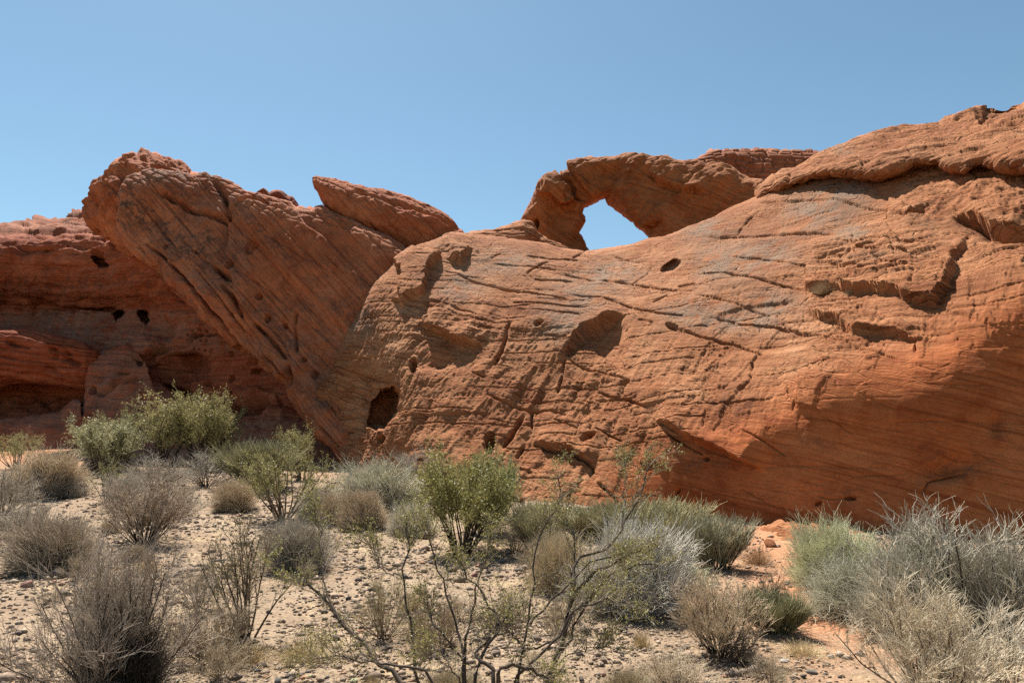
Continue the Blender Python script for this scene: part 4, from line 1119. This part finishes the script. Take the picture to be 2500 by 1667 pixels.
proto("broom_b", mk_broom, 42, 0.9, 1200, (0, 34), 0.0026, 3)
proto("tuft_a", mk_tuft, 51)
proto("dead", mk_wispy, 61, 0.6, (20, 80), 22, 0.0026, 9, 5, 0.1)

BARK = {"dark": (0.060, 0.044, 0.034), "brown": (0.12, 0.085, 0.06), "grey": (0.17, 0.145, 0.12)}
NAMES = {"mound": "dry_shrub", "wispy": "twiggy_shrub", "creosote": "creosote_bush", "broom": "broom_shrub", "tuft": "grass_tuft", "dead": "dead_shrub"}
FOOT = []
def plant(key, cx, base, top, wpx, twig, label, leaf=None, bark="brown", rot=None, group=None, at=None, cat=None):
    parts, zmax, xw = PROTO[key]
    P = ground_hit(cx, base) if at is None else np.array(at, float)
    fwd = P[1] * COS + (P[2] - CAM_Z) * SIN
    wid = 1.10 * wpx * fwd / F_PX
    hgt = 1.02 * (base - top) * fwd / F_PX
    kind = key.split("_")[0]
    o = empty(NAMES[kind], (P[0], P[1], P[2] - 0.01), label=label, category=cat or ("grass" if kind == "tuft" else "bush"))
    o.rotation_euler[2] = rng.uniform(0, 6.28) if rot is None else rot
    sx = wid / xw
    o.scale = (sx, sx, hgt / zmax)
    o["group"] = group or "desert shrubs on the ground"
    for pname, me in parts.items():
        c = link(pname, me, o)
        if pname in ("twigs", "leaves", "blades"):
            c["kind"] = "stuff"
        col = BARK[bark] if pname == "stems" else (leaf if pname == "leaves" else twig)
        k = 1.0 if pname == "stems" else 1.45 if pname == "leaves" else 1.4
        c.color = (min(col[0] * k, 0.72), min(col[1] * k, 0.69), min(col[2] * k * 0.97, 0.62), 1)
    FOOT.append((P[0], P[1], 0.35 * wid, label))
    return o

GREY, PALE, TAN, WARM = (0.27, 0.235, 0.195), (0.40, 0.365, 0.30), (0.36, 0.285, 0.205), (0.24, 0.185, 0.14)
OLIVE, SAGE, GREEN, LEAFO = (0.21, 0.185, 0.10), (0.26, 0.255, 0.165), (0.145, 0.155, 0.075), (0.20, 0.175, 0.070)
PLANTS = [
    # far left, below the cliff
    ("creosote_b", 490, 1142, 955, 200, OLIVE, "tallest olive creosote right of the far left green clump", LEAFO, "dark"),
    ("creosote_c", 395, 1146, 965, 200, OLIVE, "olive creosote in the middle of the far left clump", (0.21, 0.185, 0.078), "dark"),
    ("creosote_b", 245, 1150, 1020, 225, (0.25, 0.235, 0.14), "pale yellow-green shrub at the left of the far green clump", (0.21, 0.195, 0.105), "brown"),
    ("creosote_a", 300, 1140, 1000, 150, OLIVE, "thin olive creosote behind the pale yellow-green shrub", (0.17, 0.16, 0.07), "brown"),
    ("creosote_a", 40, 1145, 1058, 140, OLIVE, "small olive creosote at the far left frame edge below the cliff", LEAFO, "brown"),
    ("mound_b", 112, 1205, 1098, 190, TAN, "rounded tan shrub left of the far green clump", None, "brown"),
    ("mound_a", 150, 1212, 1150, 110, GREY, "small grey shrub tucked in front of the rounded tan one", None, "dark"),
    ("wispy_b", 5, 1258, 1132, 150, GREY, "grey twiggy shrub cut by the left frame edge", None, "dark"),
    ("creosote_bare", 258, 1228, 1108, 95, OLIVE, "thin nearly leafless creosote before the far green clump", LEAFO, "dark"),
    ("wispy_b", 370, 1195, 1108, 170, GREY, "low grey shrub directly below the far green clump", None, "dark"),
    ("wispy_c", 505, 1185, 1098, 170, GREY, "low grey shrub right of its twin below the far clump", None, "dark"),
    ("wispy_a", 352, 1325, 1165, 240, WARM, "dark grey-brown shrub with black stems left of centre", None, "dark"),
    ("wispy_a", 300, 1235, 1150, 110, GREY, "small grey twiggy shrub behind the dark grey-brown one", None, "dark"),
    ("mound_d", 135, 1385, 1258, 215, (0.27, 0.22, 0.17), "grey-brown cushion shrub on a mound at left", None, "dark"),
    ("creosote_a", 690, 1268, 1098, 230, OLIVE, "olive creosote with bare lower stems left of centre", (0.165, 0.15, 0.055), "brown"),
    ("creosote_c", 735, 1172, 1040, 110, OLIVE, "small olive creosote against the fin's dark foot", LEAFO, "brown"),
    ("broom_a", 625, 1190, 1078, 170, (0.22, 0.20, 0.12), "grey-green shrub behind the olive creosote left of centre", None, "dark"),
    ("mound_c", 780, 1262, 1190, 110, PALE, "pale shrub right of the bare-stemmed olive creosote", None, "brown"),
    ("mound_d", 728, 1388, 1265, 175, GREY, "grey shrub with a dark base left of the central green bush", None, "dark"),
    ("wispy_near", 280, 1712, 1318, 450, (0.235, 0.19, 0.155), "large dry brown shrub nearest the camera at lower left", None, "dark"),
    ("creosote_bare", 600, 1562, 1245, 270, (0.15, 0.12, 0.085), "nearly leafless creosote with black stems beside the large brown shrub", (0.14, 0.12, 0.05), "dark"),
    ("wispy_b", 520, 1610, 1450, 210, (0.26, 0.21, 0.15), "low tangled dry shrub between the brown shrub and the black-stemmed creosote", None, "brown"),
    ("tuft_a", 740, 1614, 1550, 150, (0.34, 0.27, 0.16), "dry straw grass tuft right of the black-stemmed creosote", None, "brown"),
    ("mound_c", 310, 1705, 1500, 220, (0.045, 0.036, 0.030), "black twig mass added as shade at the foot of the large brown shrub", None, "dark"),  # near-black twigs put in for the shadow inside and under the brown shrub
    # centre
    ("mound_a", 942, 1240, 1122, 215, (0.37, 0.345, 0.27), "pale grey-green dome shrub left of the central green bush", None, "dark"),
    ("wispy_b", 1015, 1180, 1094, 140, GREY, "wispy grey shrub at the rock's foot behind the pale dome shrub", None, "brown"),
    ("mound_b", 888, 1288, 1195, 120, TAN, "tan shrub in front of the pale grey-green dome shrub", None, "brown"),
    ("mound_c", 825, 1272, 1200, 100, TAN, "small tan shrub at the left of the tan pair", None, "brown"),
    ("creosote_b", 1128, 1352, 1096, 320, (0.20, 0.175, 0.08), "bright olive-green creosote in the centre of the picture", (0.165, 0.152, 0.052), "dark"),
    ("broom_b", 1190, 1300, 1122, 150, (0.18, 0.20, 0.10), "green broom-like shrub just behind the central creosote", None, "brown"),
    ("broom_a", 1322, 1350, 1225, 150, (0.26, 0.235, 0.145), "grey-green shrub right of the central creosote", None, "brown"),
    ("mound_d", 1372, 1442, 1295, 160, (0.38, 0.31, 0.215), "tan dry shrub at the left flank of the whitish dome shrub", None, "brown"),
    ("mound_b", 1545, 1478, 1272, 280, (0.41, 0.38, 0.335), "whitish grey dome shrub right of centre", None, "dark"),
    ("broom_a", 1590, 1348, 1220, 240, (0.23, 0.205, 0.115), "dark green shrub behind the whitish dome shrub", None, "brown"),
    ("broom_a", 1440, 1320, 1235, 150, (0.28, 0.26, 0.17), "pale green shrub at the rock's foot right of centre", None, "brown"),
    ("broom_b", 1745, 1388, 1258, 160, (0.22, 0.205, 0.14), "grey-green upright shrub left of the sandy path", None, "dark"),
    ("wispy_c", 935, 1555, 1400, 150, (0.30, 0.25, 0.16), "dry olive-tan shrub behind the foreground creosote's left branches", None, "brown"),
    ("wispy_b", 1068, 1585, 1462, 140, (0.27, 0.205, 0.14), "dry brown shrub behind the middle of the foreground creosote", None, "brown"),
    ("wispy_c", 445, 1262, 1180, 120, GREY, "low grey shrub right of the dark grey-brown one", None, "dark"),
    ("mound_d", 565, 1242, 1170, 110, TAN, "small tan shrub left of the bare-stemmed olive creosote", None, "brown"),
    ("wispy_b", 55, 1305, 1215, 140, GREY, "grey twiggy shrub at left between the tan and the cushion shrub", None, "dark"),
    ("mound_c", 1005, 1302, 1225, 110, PALE, "pale shrub between the tan pair and the central creosote", None, "brown"),
    ("wispy_c", 1255, 1350, 1260, 120, TAN, "tan wispy shrub at the right foot of the central creosote", None, "brown"),
    ("wispy_b", 1690, 1445, 1360, 120, SAGE, "sage shrub between the whitish dome shrub and the path", None, "dark"),
    ("wispy_c", 480, 1485, 1380, 160, (0.25, 0.205, 0.155), "dry tangle behind the large brown shrub's right side", None, "brown"),
    # right
    ("wispy_a", 1760, 1602, 1405, 230, (0.35, 0.275, 0.195), "tan leafless shrub left of the dark green tuft", None, "dark"),
    ("dead", 1800, 1618, 1540, 120, (0.09, 0.07, 0.055), "small blackened dead shrub under the tan leafless shrub", None, "dark"),
    ("broom_a", 1890, 1548, 1440, 150, (0.19, 0.18, 0.105), "dark green-brown tuft beside the sandy path", None, "dark"),
    ("creosote_bare", 1880, 1540, 1380, 130, (0.085, 0.065, 0.05), "dark bare twigs rising out of the green-brown tuft", (0.12, 0.10, 0.05), "dark"),
    ("mound_a", 2055, 1432, 1270, 240, (0.36, 0.355, 0.235), "pale yellow-green dome shrub right of the path", None, "brown"),
    ("mound_c", 2105, 1492, 1360, 300, (0.33, 0.315, 0.25), "low grey shrub in front of the yellow-green dome shrub", None, "dark"),
    ("wispy_a", 2345, 1540, 1240, 430, (0.30, 0.27, 0.22), "largest grey twiggy shrub at the right edge", None, "dark"),
    ("mound_b", 2240, 1530, 1330, 300, (0.29, 0.27, 0.215), "grey-green shrub at the left of the largest right-hand shrub", None, "dark"),
    ("mound_d", 2490, 1560, 1330, 260, (0.28, 0.25, 0.20), "grey shrub cut by the right frame edge", None, "dark"),
    ("wispy_near", 2270, 1715, 1430, 450, (0.40, 0.335, 0.25), "straw-coloured twiggy shrub in the lower right corner", None, "brown"),
    ("wispy_c", 2480, 1700, 1480, 300, (0.42, 0.37, 0.30), "whitish straggling twigs at the extreme lower right", None, "brown"),
    ("wispy_b", 1650, 1690, 1580, 190, (0.38, 0.31, 0.23), "small straw-coloured twigs at the bottom edge right of centre", None, "brown"),
    ("tuft_a", 600, 1625, 1560, 160, (0.33, 0.25, 0.15), "dry grass around the black-stemmed creosote's foot", None, "brown"),
    ("tuft_a", 1850, 1378, 1330, 80, (0.30, 0.20, 0.12), "small brown grass hummock at the left edge of the path", None, "brown"),
    ("tuft_a", 1960, 1600, 1560, 120, (0.40, 0.32, 0.19), "sparse yellow grass on the path near the bottom", None, "brown"),
]
for row in PLANTS:
    key, cx, b_, t_, w_, tw, lab, leaf, bark = row
    P_ = ground_hit(cx, b_)
    if key.startswith(("mound", "wispy")) and b_ < 1660:
        HUMPS.append((P_[0], P_[1], 0.3 * w_ * P_[1] / F_PX, 0.05 * w_ * P_[1] / F_PX))
for row in PLANTS:
    plant(*row)
def on_ledge(px, py, w, h, key, lab):
    Y = float(dome_depth(px, py)) - 0.15
    P = world_at(px, py, Y)
    plant(key, px, py, py - h, w, (0.30, 0.22, 0.14), lab, None, "brown", at=P, group="small plants on the rock ledge")
on_ledge(2012, 716, 62, 34, "tuft_a", "dry grass tuft growing on the rock block's ledge")
on_ledge(2080, 722, 40, 22, "tuft_a", "smaller dry tuft right of the other on the rock ledge")

# ---- the foreground creosote: its stems follow the photograph's
def foreground_creosote():
    r = np.random.default_rng(77)
    R7 = lambda pts: [(700 + x * 0.3935, 1050 + y * 0.3935) for x, y in pts]
    Y0 = 4.6
    # (points from the root upwards, distance offset at root and tip, radius)
    stems = [
        ([(720, 1568), (560, 1430), (490, 1320), (340, 1190), (260, 1040), (100, 950), (0, 920), (-60, 830)], -0.3, 0.35, 0.013),
        ([(330, 1180), (270, 1040), (230, 920), (220, 760), (180, 600), (170, 480)], -0.1, 0.5, 0.006),
        ([(800, 1568), (790, 1380), (775, 1240), (745, 1050), (710, 900), (740, 830), (770, 700), (740, 560)], 0.0, 0.5, 0.009),
        ([(710, 900), (600, 880), (560, 770), (500, 700)], 0.3, 0.6, 0.005),
        ([(1080, 1568), (1100, 1400), (1060, 1250), (1010, 1080), (980, 950), (940, 820), (880, 660), (860, 540)], 0.1, 0.7, 0.009),
        ([(1090, 1568), (1110, 1350), (1150, 1120), (1180, 950), (1240, 790), (1270, 640)], 0.2, 0.5, 0.010),
        ([(1130, 1568), (1220, 1400), (1310, 1250), (1330, 1180), (1250, 1070), (1210, 980), (1120, 920), (1060, 800)], -0.2, 0.2, 0.010),
        ([(1280, 1568), (1290, 1480), (1200, 1440), (1170, 1380), (1240, 1280), (1330, 1180), (1420, 1080)], -0.3, 0.1, 0.012),
        ([(1430, 1568), (1460, 1370), (1500, 1230), (1520, 1000), (1525, 850), (1560, 680), (1640, 530), (1700, 410), (1680, 280)], 0.3, 0.8, 0.009),
        ([(1590, 1568), (1680, 1420), (1740, 1250), (1760, 1100), (1800, 1000), (1880, 900), (1990, 850), (2100, 790), (2230, 730)], 0.0, 0.4, 0.017),
        ([(1750, 1180), (1775, 950), (1790, 800), (1780, 640), (1720, 540), (1680, 500)], 0.2, 0.6, 0.007),
        ([(1780, 1000), (1790, 820), (1860, 770), (1990, 740), (2080, 620), (2180, 430), (2230, 330), (2260, 200)], 0.2, 0.8, 0.010),
        ([(1560, 1568), (1700, 1400), (1780, 1230), (1860, 1060), (2000, 890), (2130, 840), (2287, 830)], 0.1, 0.2, 0.010),
        ([(1380, 1568), (1480, 1490), (1560, 1400), (1680, 1270), (1780, 1120), (1990, 1040), (2120, 1065)], -0.2, -0.1, 0.009),
        ([(1300, 1568), (1330, 1470), (1420, 1440), (1560, 1500), (1640, 1568)], -0.4, -0.5, 0.012),
        ([(910, 1510), (760, 1470), (600, 1450), (440, 1420), (290, 1390), (180, 1415)], -0.4, -0.5, 0.008),
        ([(1510, 1210), (1560, 1130), (1650, 1050), (1760, 950), (1860, 830), (2040, 780), (2200, 720)], 0.1, 0.5, 0.007),
        ([(2080, 640), (2090, 450), (2110, 330), (2090, 200)], 0.5, 0.9, 0.005),
        ([(1480, 1360), (1380, 1260), (1340, 1200)], 0.0, 0.1, 0.007),
        ([(1470, 1370), (1600, 1330), (1700, 1260), (1830, 1080), (1950, 980)], 0.0, 0.2, 0.006),
        ([(1640, 1500), (1730, 1400), (1900, 1350), (2000, 1330)], 0.0, 0.2, 0.004),
        ([(1100, 1430), (1000, 1300), (900, 1200), (860, 1050)], 0.2, 0.4, 0.006),
        ([(1070, 1568), (1000, 1440), (930, 1360), (860, 1400)], -0.2, -0.1, 0.005),
    ]
    V, F, o = [], [], 0
    K = 14
    paths = []
    for pts, y0, y1, rad in stems:
        px = np.array(R7(pts))
        d = np.concatenate([[0], np.cumsum(np.hypot(*np.diff(px, axis=0).T))]); d /= d[-1]
        t = np.linspace(0, 1, K)
        xs, ys = np.interp(t, d, px[:, 0]), np.interp(t, d, px[:, 1])
        if pts[0][1] > 1500:       # carry the stem on down to its root below the frame
            xs[0] = xs[0] + (1220 - xs[0]) * 0.12; ys[0] += 60
        P = world_at(xs, ys, Y0 + y0 + (y1 - y0) * t)
        P[1:-1] += r.normal(size=(K - 2, 3)) * 0.008
        paths.append(P)
        rd = np.linspace(rad * 1.12, rad * 0.42, K)
        v, f = prisms(P[None], rd[None], 5)
        V.append(v); F.append(f + o); o += len(v)
    paths = np.stack(paths)
    k1 = grow(paths[:, 2:], 17, 0.1, 1.0, (0.10, 0.30), (20, 60), 0.25, 4, 0.22, r, 0.2)
    k2 = grow(k1, 5, 0.2, 1.0, (0.04, 0.12), (25, 65), 0.15, 3, 0.3, r)
    tips = grow(paths[:, -6:], 12, 0.3, 1.0, (0.08, 0.26), (15, 60), 0.2, 4, 0.25, r)
    t2 = grow(tips, 4, 0.2, 1.0, (0.04, 0.10), (25, 65), 0.1, 3, 0.3, r)
    root = world_at(1230, 1760, 4.6); root[2] = float(ground_z(root[0], root[1]))
    e = empty("creosote_bush", tuple(root), label="sparse creosote with long bare crooked stems across the foreground", category="bush", group="desert shrubs on the ground")
    # stems gathered into one crown at the root
    for nm, (v, f), col in [("stems", (np.concatenate(V), np.concatenate(F)), (0.075, 0.055, 0.042)),
                            ("twigs", join([prisms(k1, taper(k1, 0.0026, 0.0014)), prisms(k2, taper(k2, 0.0015, 0.0009)), prisms(tips, taper(tips, 0.0024, 0.0013)), prisms(t2, taper(t2, 0.0014, 0.0009))]), (0.22, 0.175, 0.125)),
                            ("leaves", join([leaf_quads(k2, 3, 0.013, r), leaf_quads(t2, 9, 0.014, r), leaf_quads(tips, 9, 0.014, r, 0.4)]), (0.26, 0.235, 0.075))]:
        me = new_mesh("foreground_" + nm, v, f, smooth=(nm == "stems"))
        me.materials.append(M_LEAF if nm == "leaves" else M_TWIG)
        c = child(link(nm, me, e), e)
        c.color = (*col, 1)
        if nm != "stems":
            c["kind"] = "stuff"
foreground_creosote()

build_ground()

# ------------------------------------------------------------------ stones
def pebble(seed):
    r = np.random.default_rng(seed)
    t = (1 + 5 ** 0.5) / 2
    v = np.array([(-1, t, 0), (1, t, 0), (-1, -t, 0), (1, -t, 0), (0, -1, t), (0, 1, t), (0, -1, -t), (0, 1, -t), (t, 0, -1), (t, 0, 1), (-t, 0, -1), (-t, 0, 1)], float)
    v = unit(v) * r.uniform(0.72, 1.15, (12, 1)) * np.array([1.0, r.uniform(0.6, 0.95), r.uniform(0.38, 0.7)])
    f = np.array([(0, 11, 5), (0, 5, 1), (0, 1, 7), (0, 7, 10), (0, 10, 11), (1, 5, 9), (5, 11, 4), (11, 10, 2), (10, 7, 6), (7, 1, 8), (3, 9, 4), (3, 4, 2), (3, 2, 6), (3, 6, 8), (3, 8, 9), (4, 9, 5), (2, 4, 11), (6, 2, 10), (8, 6, 7), (9, 8, 1)])
    return v, f
PEB = [pebble(s) for s in range(8)]
def stone_mat(name, use_attr):
    m, nt, b = node_mat(name)
    N = NT(nt)
    co = N.n("ShaderNodeTexCoord").outputs["Object"]
    if use_attr:
        at = N.n("ShaderNodeAttribute", attribute_name="tone").outputs["Fac"]
        col = N.ramp(at, [(0.0, (0.075, 0.062, 0.055)), (0.25, (0.17, 0.125, 0.095)), (0.55, (0.28, 0.20, 0.14)), (0.8, (0.34, 0.265, 0.195)), (1.0, (0.30, 0.165, 0.10))])
    else:
        col = N.n("ShaderNodeObjectInfo").outputs["Color"]
    v = N.noise(co, 8.0 if not use_attr else 40.0, 5, 0.7)
    col = N.mix(col, N.ramp(v, [(0.3, (0.7, 0.7, 0.7)), (0.5, (1, 1, 1)), (0.7, (1.3, 1.3, 1.3))]), 0.9, 'MULTIPLY')
    nt.links.new(col, b.inputs["Base Color"])
    return m
M_GRAVEL, M_STONE = stone_mat("gravel", True), stone_mat("stone", False)
def scatter(n, r, ymin=3.0, ymax=22.0):
    """points on the ground in view, denser near the camera, gathered in stony patches"""
    Y = ymin * (ymax / ymin) ** r.uniform(0, 1, n * 3)
    X = r.uniform(-0.75, 0.75, n * 3) * Y
    P = np.stack([X, Y, 0 * X], -1)
    pathx = np.interp(Y, [3, 5, 6.5, 8, 10, 12, 14.5], [2.6, 2.7, 2.9, 3.1, 4.0, 4.6, 5.4])
    keep = r.uniform(0, 1, n * 3) < 0.30 + 0.7 * sstep(-0.25, 0.3, pnoise(P * 0.5, 201) + 0.4 * pnoise(P * 1.6, 202))
    keep &= ~((np.abs(X - pathx) < 0.22 + 0.03 * Y) & (r.uniform(0, 1, n * 3) < 0.8))
    return P[keep][:n]
def build_gravel():
    r = np.random.default_rng(301)
    P = scatter(66000, r)
    OCT = []
    for k in range(8):
        v = np.array([(1, 0, 0), (-1, 0, 0), (0, 1, 0), (0, -1, 0), (0, 0, 1), (0, 0, -1)], float) * r.uniform(0.75, 1.25, (6, 1)) * np.array([1, r.uniform(0.6, 1), r.uniform(0.5, 0.8)])
        OCT.append((v + r.normal(size=(6, 3)) * 0.12, np.array([(0, 2, 4), (2, 1, 4), (1, 3, 4), (3, 0, 4), (2, 0, 5), (1, 2, 5), (3, 1, 5), (0, 3, 5)])))
    n = len(P)
    P[:, 2] = ground_z(P[:, 0], P[:, 1])
    sz = 0.0105 * np.exp(r.normal(size=n) * 0.6) * (0.65 + 0.075 * P[:, 1])
    which = r.integers(0, 8, n)
    az = r.uniform(0, 6.283, n)
    Vs, Fs, Ts, o = [], [], [], 0
    for k in range(8):
        i = np.where(which == k)[0]
        v, f = OCT[k]
        c, s = np.cos(az[i])[:, None], np.sin(az[i])[:, None]
        x = v[None, :, 0] * c - v[None, :, 1] * s; y = v[None, :, 0] * s + v[None, :, 1] * c
        V = np.stack([x, y, np.broadcast_to(v[None, :, 2], x.shape)], -1) * sz[i][:, None, None] + P[i][:, None]
        V[..., 2] += sz[i][:, None] * 0.2
        Vs.append(V.reshape(-1, 3)); Fs.append((f[None] + (np.arange(len(i)) * 6)[:, None, None]).reshape(-1, 3) + o); o += len(i) * 6
        Ts.append(np.repeat(np.clip(r.normal(0.42, 0.27, len(i)), 0, 1), 6))
    me = new_mesh("gravel", np.concatenate(Vs), np.concatenate(Fs), smooth=False)
    add_attr(me, "tone", np.concatenate(Ts))
    me.materials.append(M_GRAVEL)
    link("gravel", me, None, kind="stuff", label="fine pale and dark gravel strewn over the desert ground", category="gravel")
build_gravel()
def near_label(what, p):
    (fx, fy, fr, lab) = min(FOOT, key=lambda f: math.hypot(p[0] - f[0], p[1] - f[1]) - f[2])
    for cut in (" at ", " in ", " right of", " left of", " behind", " with", " below", " beside", " tucked", " cut ", " between", " against", " before", " directly", " under", " near", " rising", " around", " on ", " nearest"):
        lab = lab.split(cut)[0]
    dx, dy = p[0] - fx, p[1] - fy
    side = ("right of" if dx > 0 else "left of") if abs(dx) > abs(dy) else ("behind" if dy > 0 else "in front of")
    art = "" if lab.startswith("dry grass") or lab.endswith("twigs") else "the "
    return f"{what} on gravel {side} {art}{lab}"
def build_stones():
    r = np.random.default_rng(302)
    meshes = []
    for k, (v, f) in enumerate(PEB):
        # one round of corner cutting for a rounder, still faceted stone
        me = new_mesh("stone_shape", v, f, smooth=False)
        me.materials.append(M_STONE)
        meshes.append(me)
    P = scatter(160, r, 3.2, 10.0)
    P[:, 2] = ground_z(P[:, 0], P[:, 1])
    kinds = [("dark grey stone lying on the pale gravelly ground", (0.10, 0.09, 0.082), "dark grey stones on the gravel"),
             ("light tan stone lying on the pale gravelly ground", (0.36, 0.27, 0.20), "tan stones on the gravel"),
             ("reddish brown stone lying on the pale gravelly ground", (0.26, 0.13, 0.085), "reddish stones on the gravel")]
    for p in P:
        k = r.choice(3, p=[0.45, 0.35, 0.2])
        lab, col, grp = kinds[k]
        lab = near_label(lab.split(" lying")[0], p)
        o = link("stone", meshes[r.integers(0, 8)], None, label=lab, category="stone", group=grp)
        s = 0.019 * math.exp(r.normal() * 0.45) * (0.7 + 0.06 * p[1])
        o.scale = (s * r.uniform(0.9, 1.3), s, s * r.uniform(0.8, 1.1))
        o.rotation_euler = (r.uniform(-0.25, 0.25), r.uniform(-0.25, 0.25), r.uniform(0, 6.28))
        o.location = (p[0], p[1], p[2] + s * 0.25)
        o.color = (*[c * r.uniform(0.8, 1.2) for c in col], 1)
    for (px, py, s, lab) in [(1909, 1440, 0.055, "largest red stone lying in the middle of the sandy path"), (2030, 1508, 0.06, "flat brown stone on the path below the largest red one"), (1917, 1618, 0.05, "flat pale grey slab-like stone near the bottom of the path"),
                             (1985, 1645, 0.042, "upright olive-grey stone at the bottom edge of the path"), (2030, 1608, 0.04, "dark blue-grey stone right of the pale slab-like one")]:
        p = ground_hit(px, py)
        o = link("stone", meshes[int(px) % 8], None, label=lab, category="stone", group="stones along the path")
        o.location = (p[0], p[1], p[2] + s * 0.3); o.scale = (s * 1.2, s, s * (0.6 if "flat" in lab else 0.95)); o.rotation_euler = (0.1, 0.1, px)
        o.color = (*((0.36, 0.17, 0.09) if "red" in lab else (0.24, 0.16, 0.11) if "brown" in lab else (0.30, 0.27, 0.24) if "pale" in lab else (0.12, 0.11, 0.10)), 1)
build_stones()

# dead stalks and straw lying about
def build_litter():
    r = np.random.default_rng(303)
    P = scatter(4500, r, 3.0, 13.0)
    near = [f for f in FOOT if f[1] < 15]
    Q = np.concatenate([np.stack([f[0] + r.normal(size=70) * f[2] * 1.5, f[1] + r.normal(size=70) * f[2] * 1.5, np.zeros(70)], -1) for f in near])
    P = np.concatenate([P, Q])
    P[:, 2] = ground_z(P[:, 0], P[:, 1]) + 0.008
    az = r.uniform(0, 6.283, len(P)); L = r.uniform(0.03, 0.14, len(P))
    d = np.stack([np.cos(az) * L, np.sin(az) * L, r.uniform(0, 0.35, len(P)) * L], -1)
    m = P + d * 0.5 + r.normal(size=P.shape) * 0.006
    m[:, 2] = np.maximum(m[:, 2], P[:, 2])
    path = np.stack([P, m, P + d], 1)
    V, F = prisms(path, taper(path, 0.0022, 0.0014))
    me = new_mesh("straw_litter", V, F, smooth=False)
    me.materials.append(M_TWIG)
    o = link("straw_litter", me, None, kind="stuff", label="dry straw and broken twigs scattered on the ground", category="litter")
    o.color = (0.46, 0.36, 0.23, 1)
build_litter()


# low dry growth between the shrubs
def build_low_growth():
    r = np.random.default_rng(304)
    base_feet = list(FOOT)
    kinds = [("tuft_a", "small straw grass tuft", (0.34, 0.26, 0.15)), ("wispy_c", "small grey-tan twiggy shrub", (0.28, 0.225, 0.16)), ("mound_d", "tiny dry cushion shrub", (0.31, 0.255, 0.175)),
             ("creosote_bare", "thin olive seedling shrub", (0.20, 0.16, 0.095))]
    P = scatter(400, r, 4.5, 20.0)
    n = 0
    for p in P:
        if n >= 46:
            break
        if min(math.hypot(p[0] - f[0], p[1] - f[1]) - f[2] for f in base_feet) < 0.15:
            continue
        q = np.array([p[0], p[1], float(ground_z(p[0], p[1]))])
        if q[1] > 10 and q[1] > 20 - 1.1 * (q[0] + 2):      # not inside the rock
            continue
        px_, py_ = to_pixel(q)
        if not (10 < px_ < 2490) or (1880 < px_ < 2030 and py_ < 1620):
            continue
        key, what, col = kinds[r.choice(4, p=[0.4, 0.3, 0.2, 0.1])]
        sz = r.uniform(0.22, 0.5) * (1.0 if key != "tuft_a" else 0.8)
        fwd = q[1] * COS + (q[2] - CAM_Z) * SIN
        w = sz * F_PX / fwd
        h = w * r.uniform(0.45, 0.8)
        FOOT[:] = base_feet
        lab = near_label(what, q)
        plant(key, float(px_), float(py_), float(py_) - h, w, col, lab, (0.17, 0.15, 0.06), "brown", at=q, group="low dry growth between the shrubs")
        base_feet.append((q[0], q[1], 0.3 * sz, what + " nearby"))
        base_feet.pop()
        n += 1
    FOOT[:] = base_feet
build_low_growth()

# broken rock at the foot of the dome
def build_rubble():
    r = np.random.default_rng(305)
    shapes = []
    for k in range(5):
        t = pebble(40 + k)
        V, F = t
        # one subdivision with jitter gives a faceted block
        mids, nf, nv = {}, [], [v for v in V]
        def mid(a, b):
            key = (min(a, b), max(a, b))
            if key not in mids:
                m = (V[a] + V[b]) / 2
                nv.append(m * r.uniform(0.98, 1.16)); mids[key] = len(nv) - 1
            return mids[key]
        for a, b, c in F:
            x, y, z = mid(a, b), mid(b, c), mid(c, a)
            nf += [(a, x, z), (x, b, y), (z, y, c), (x, y, z)]
        me = new_mesh("rubble_shape", np.array(nv), np.array(nf), smooth=False)
        for nm in ("patina", "varnish", "fresh"):
            add_attr(me, nm, np.zeros(len(nv)))
        me.materials.append(M_DOME)
        shapes.append(me)
    for k in range(18):
        px_ = 880 + 1150 * (k + r.uniform(0, 1)) / 18
        base_py = np.interp(px_, [850, 1150, 1450, 1750, 2100, 2400], [1150, 1195, 1245, 1288, 1312, 1325]) + r.uniform(4, 38)
        p = ground_hit(px_, base_py)
        s_ = 0.10 * math.exp(r.normal() * 0.45)
        o = link("rock_fragment", shapes[r.integers(0, 5)], None, label=near_label("broken red sandstone block", p).replace(" on gravel", ""), category="rock", group="broken blocks at the foot of the dome")
        o.location = (p[0], p[1], p[2] + s_ * 0.25); o.scale = (s_ * r.uniform(1, 1.6), s_, s_ * r.uniform(0.6, 1.0)); o.rotation_euler = (r.uniform(-.3, .3), r.uniform(-.3, .3), r.uniform(0, 6.28))
build_rubble()
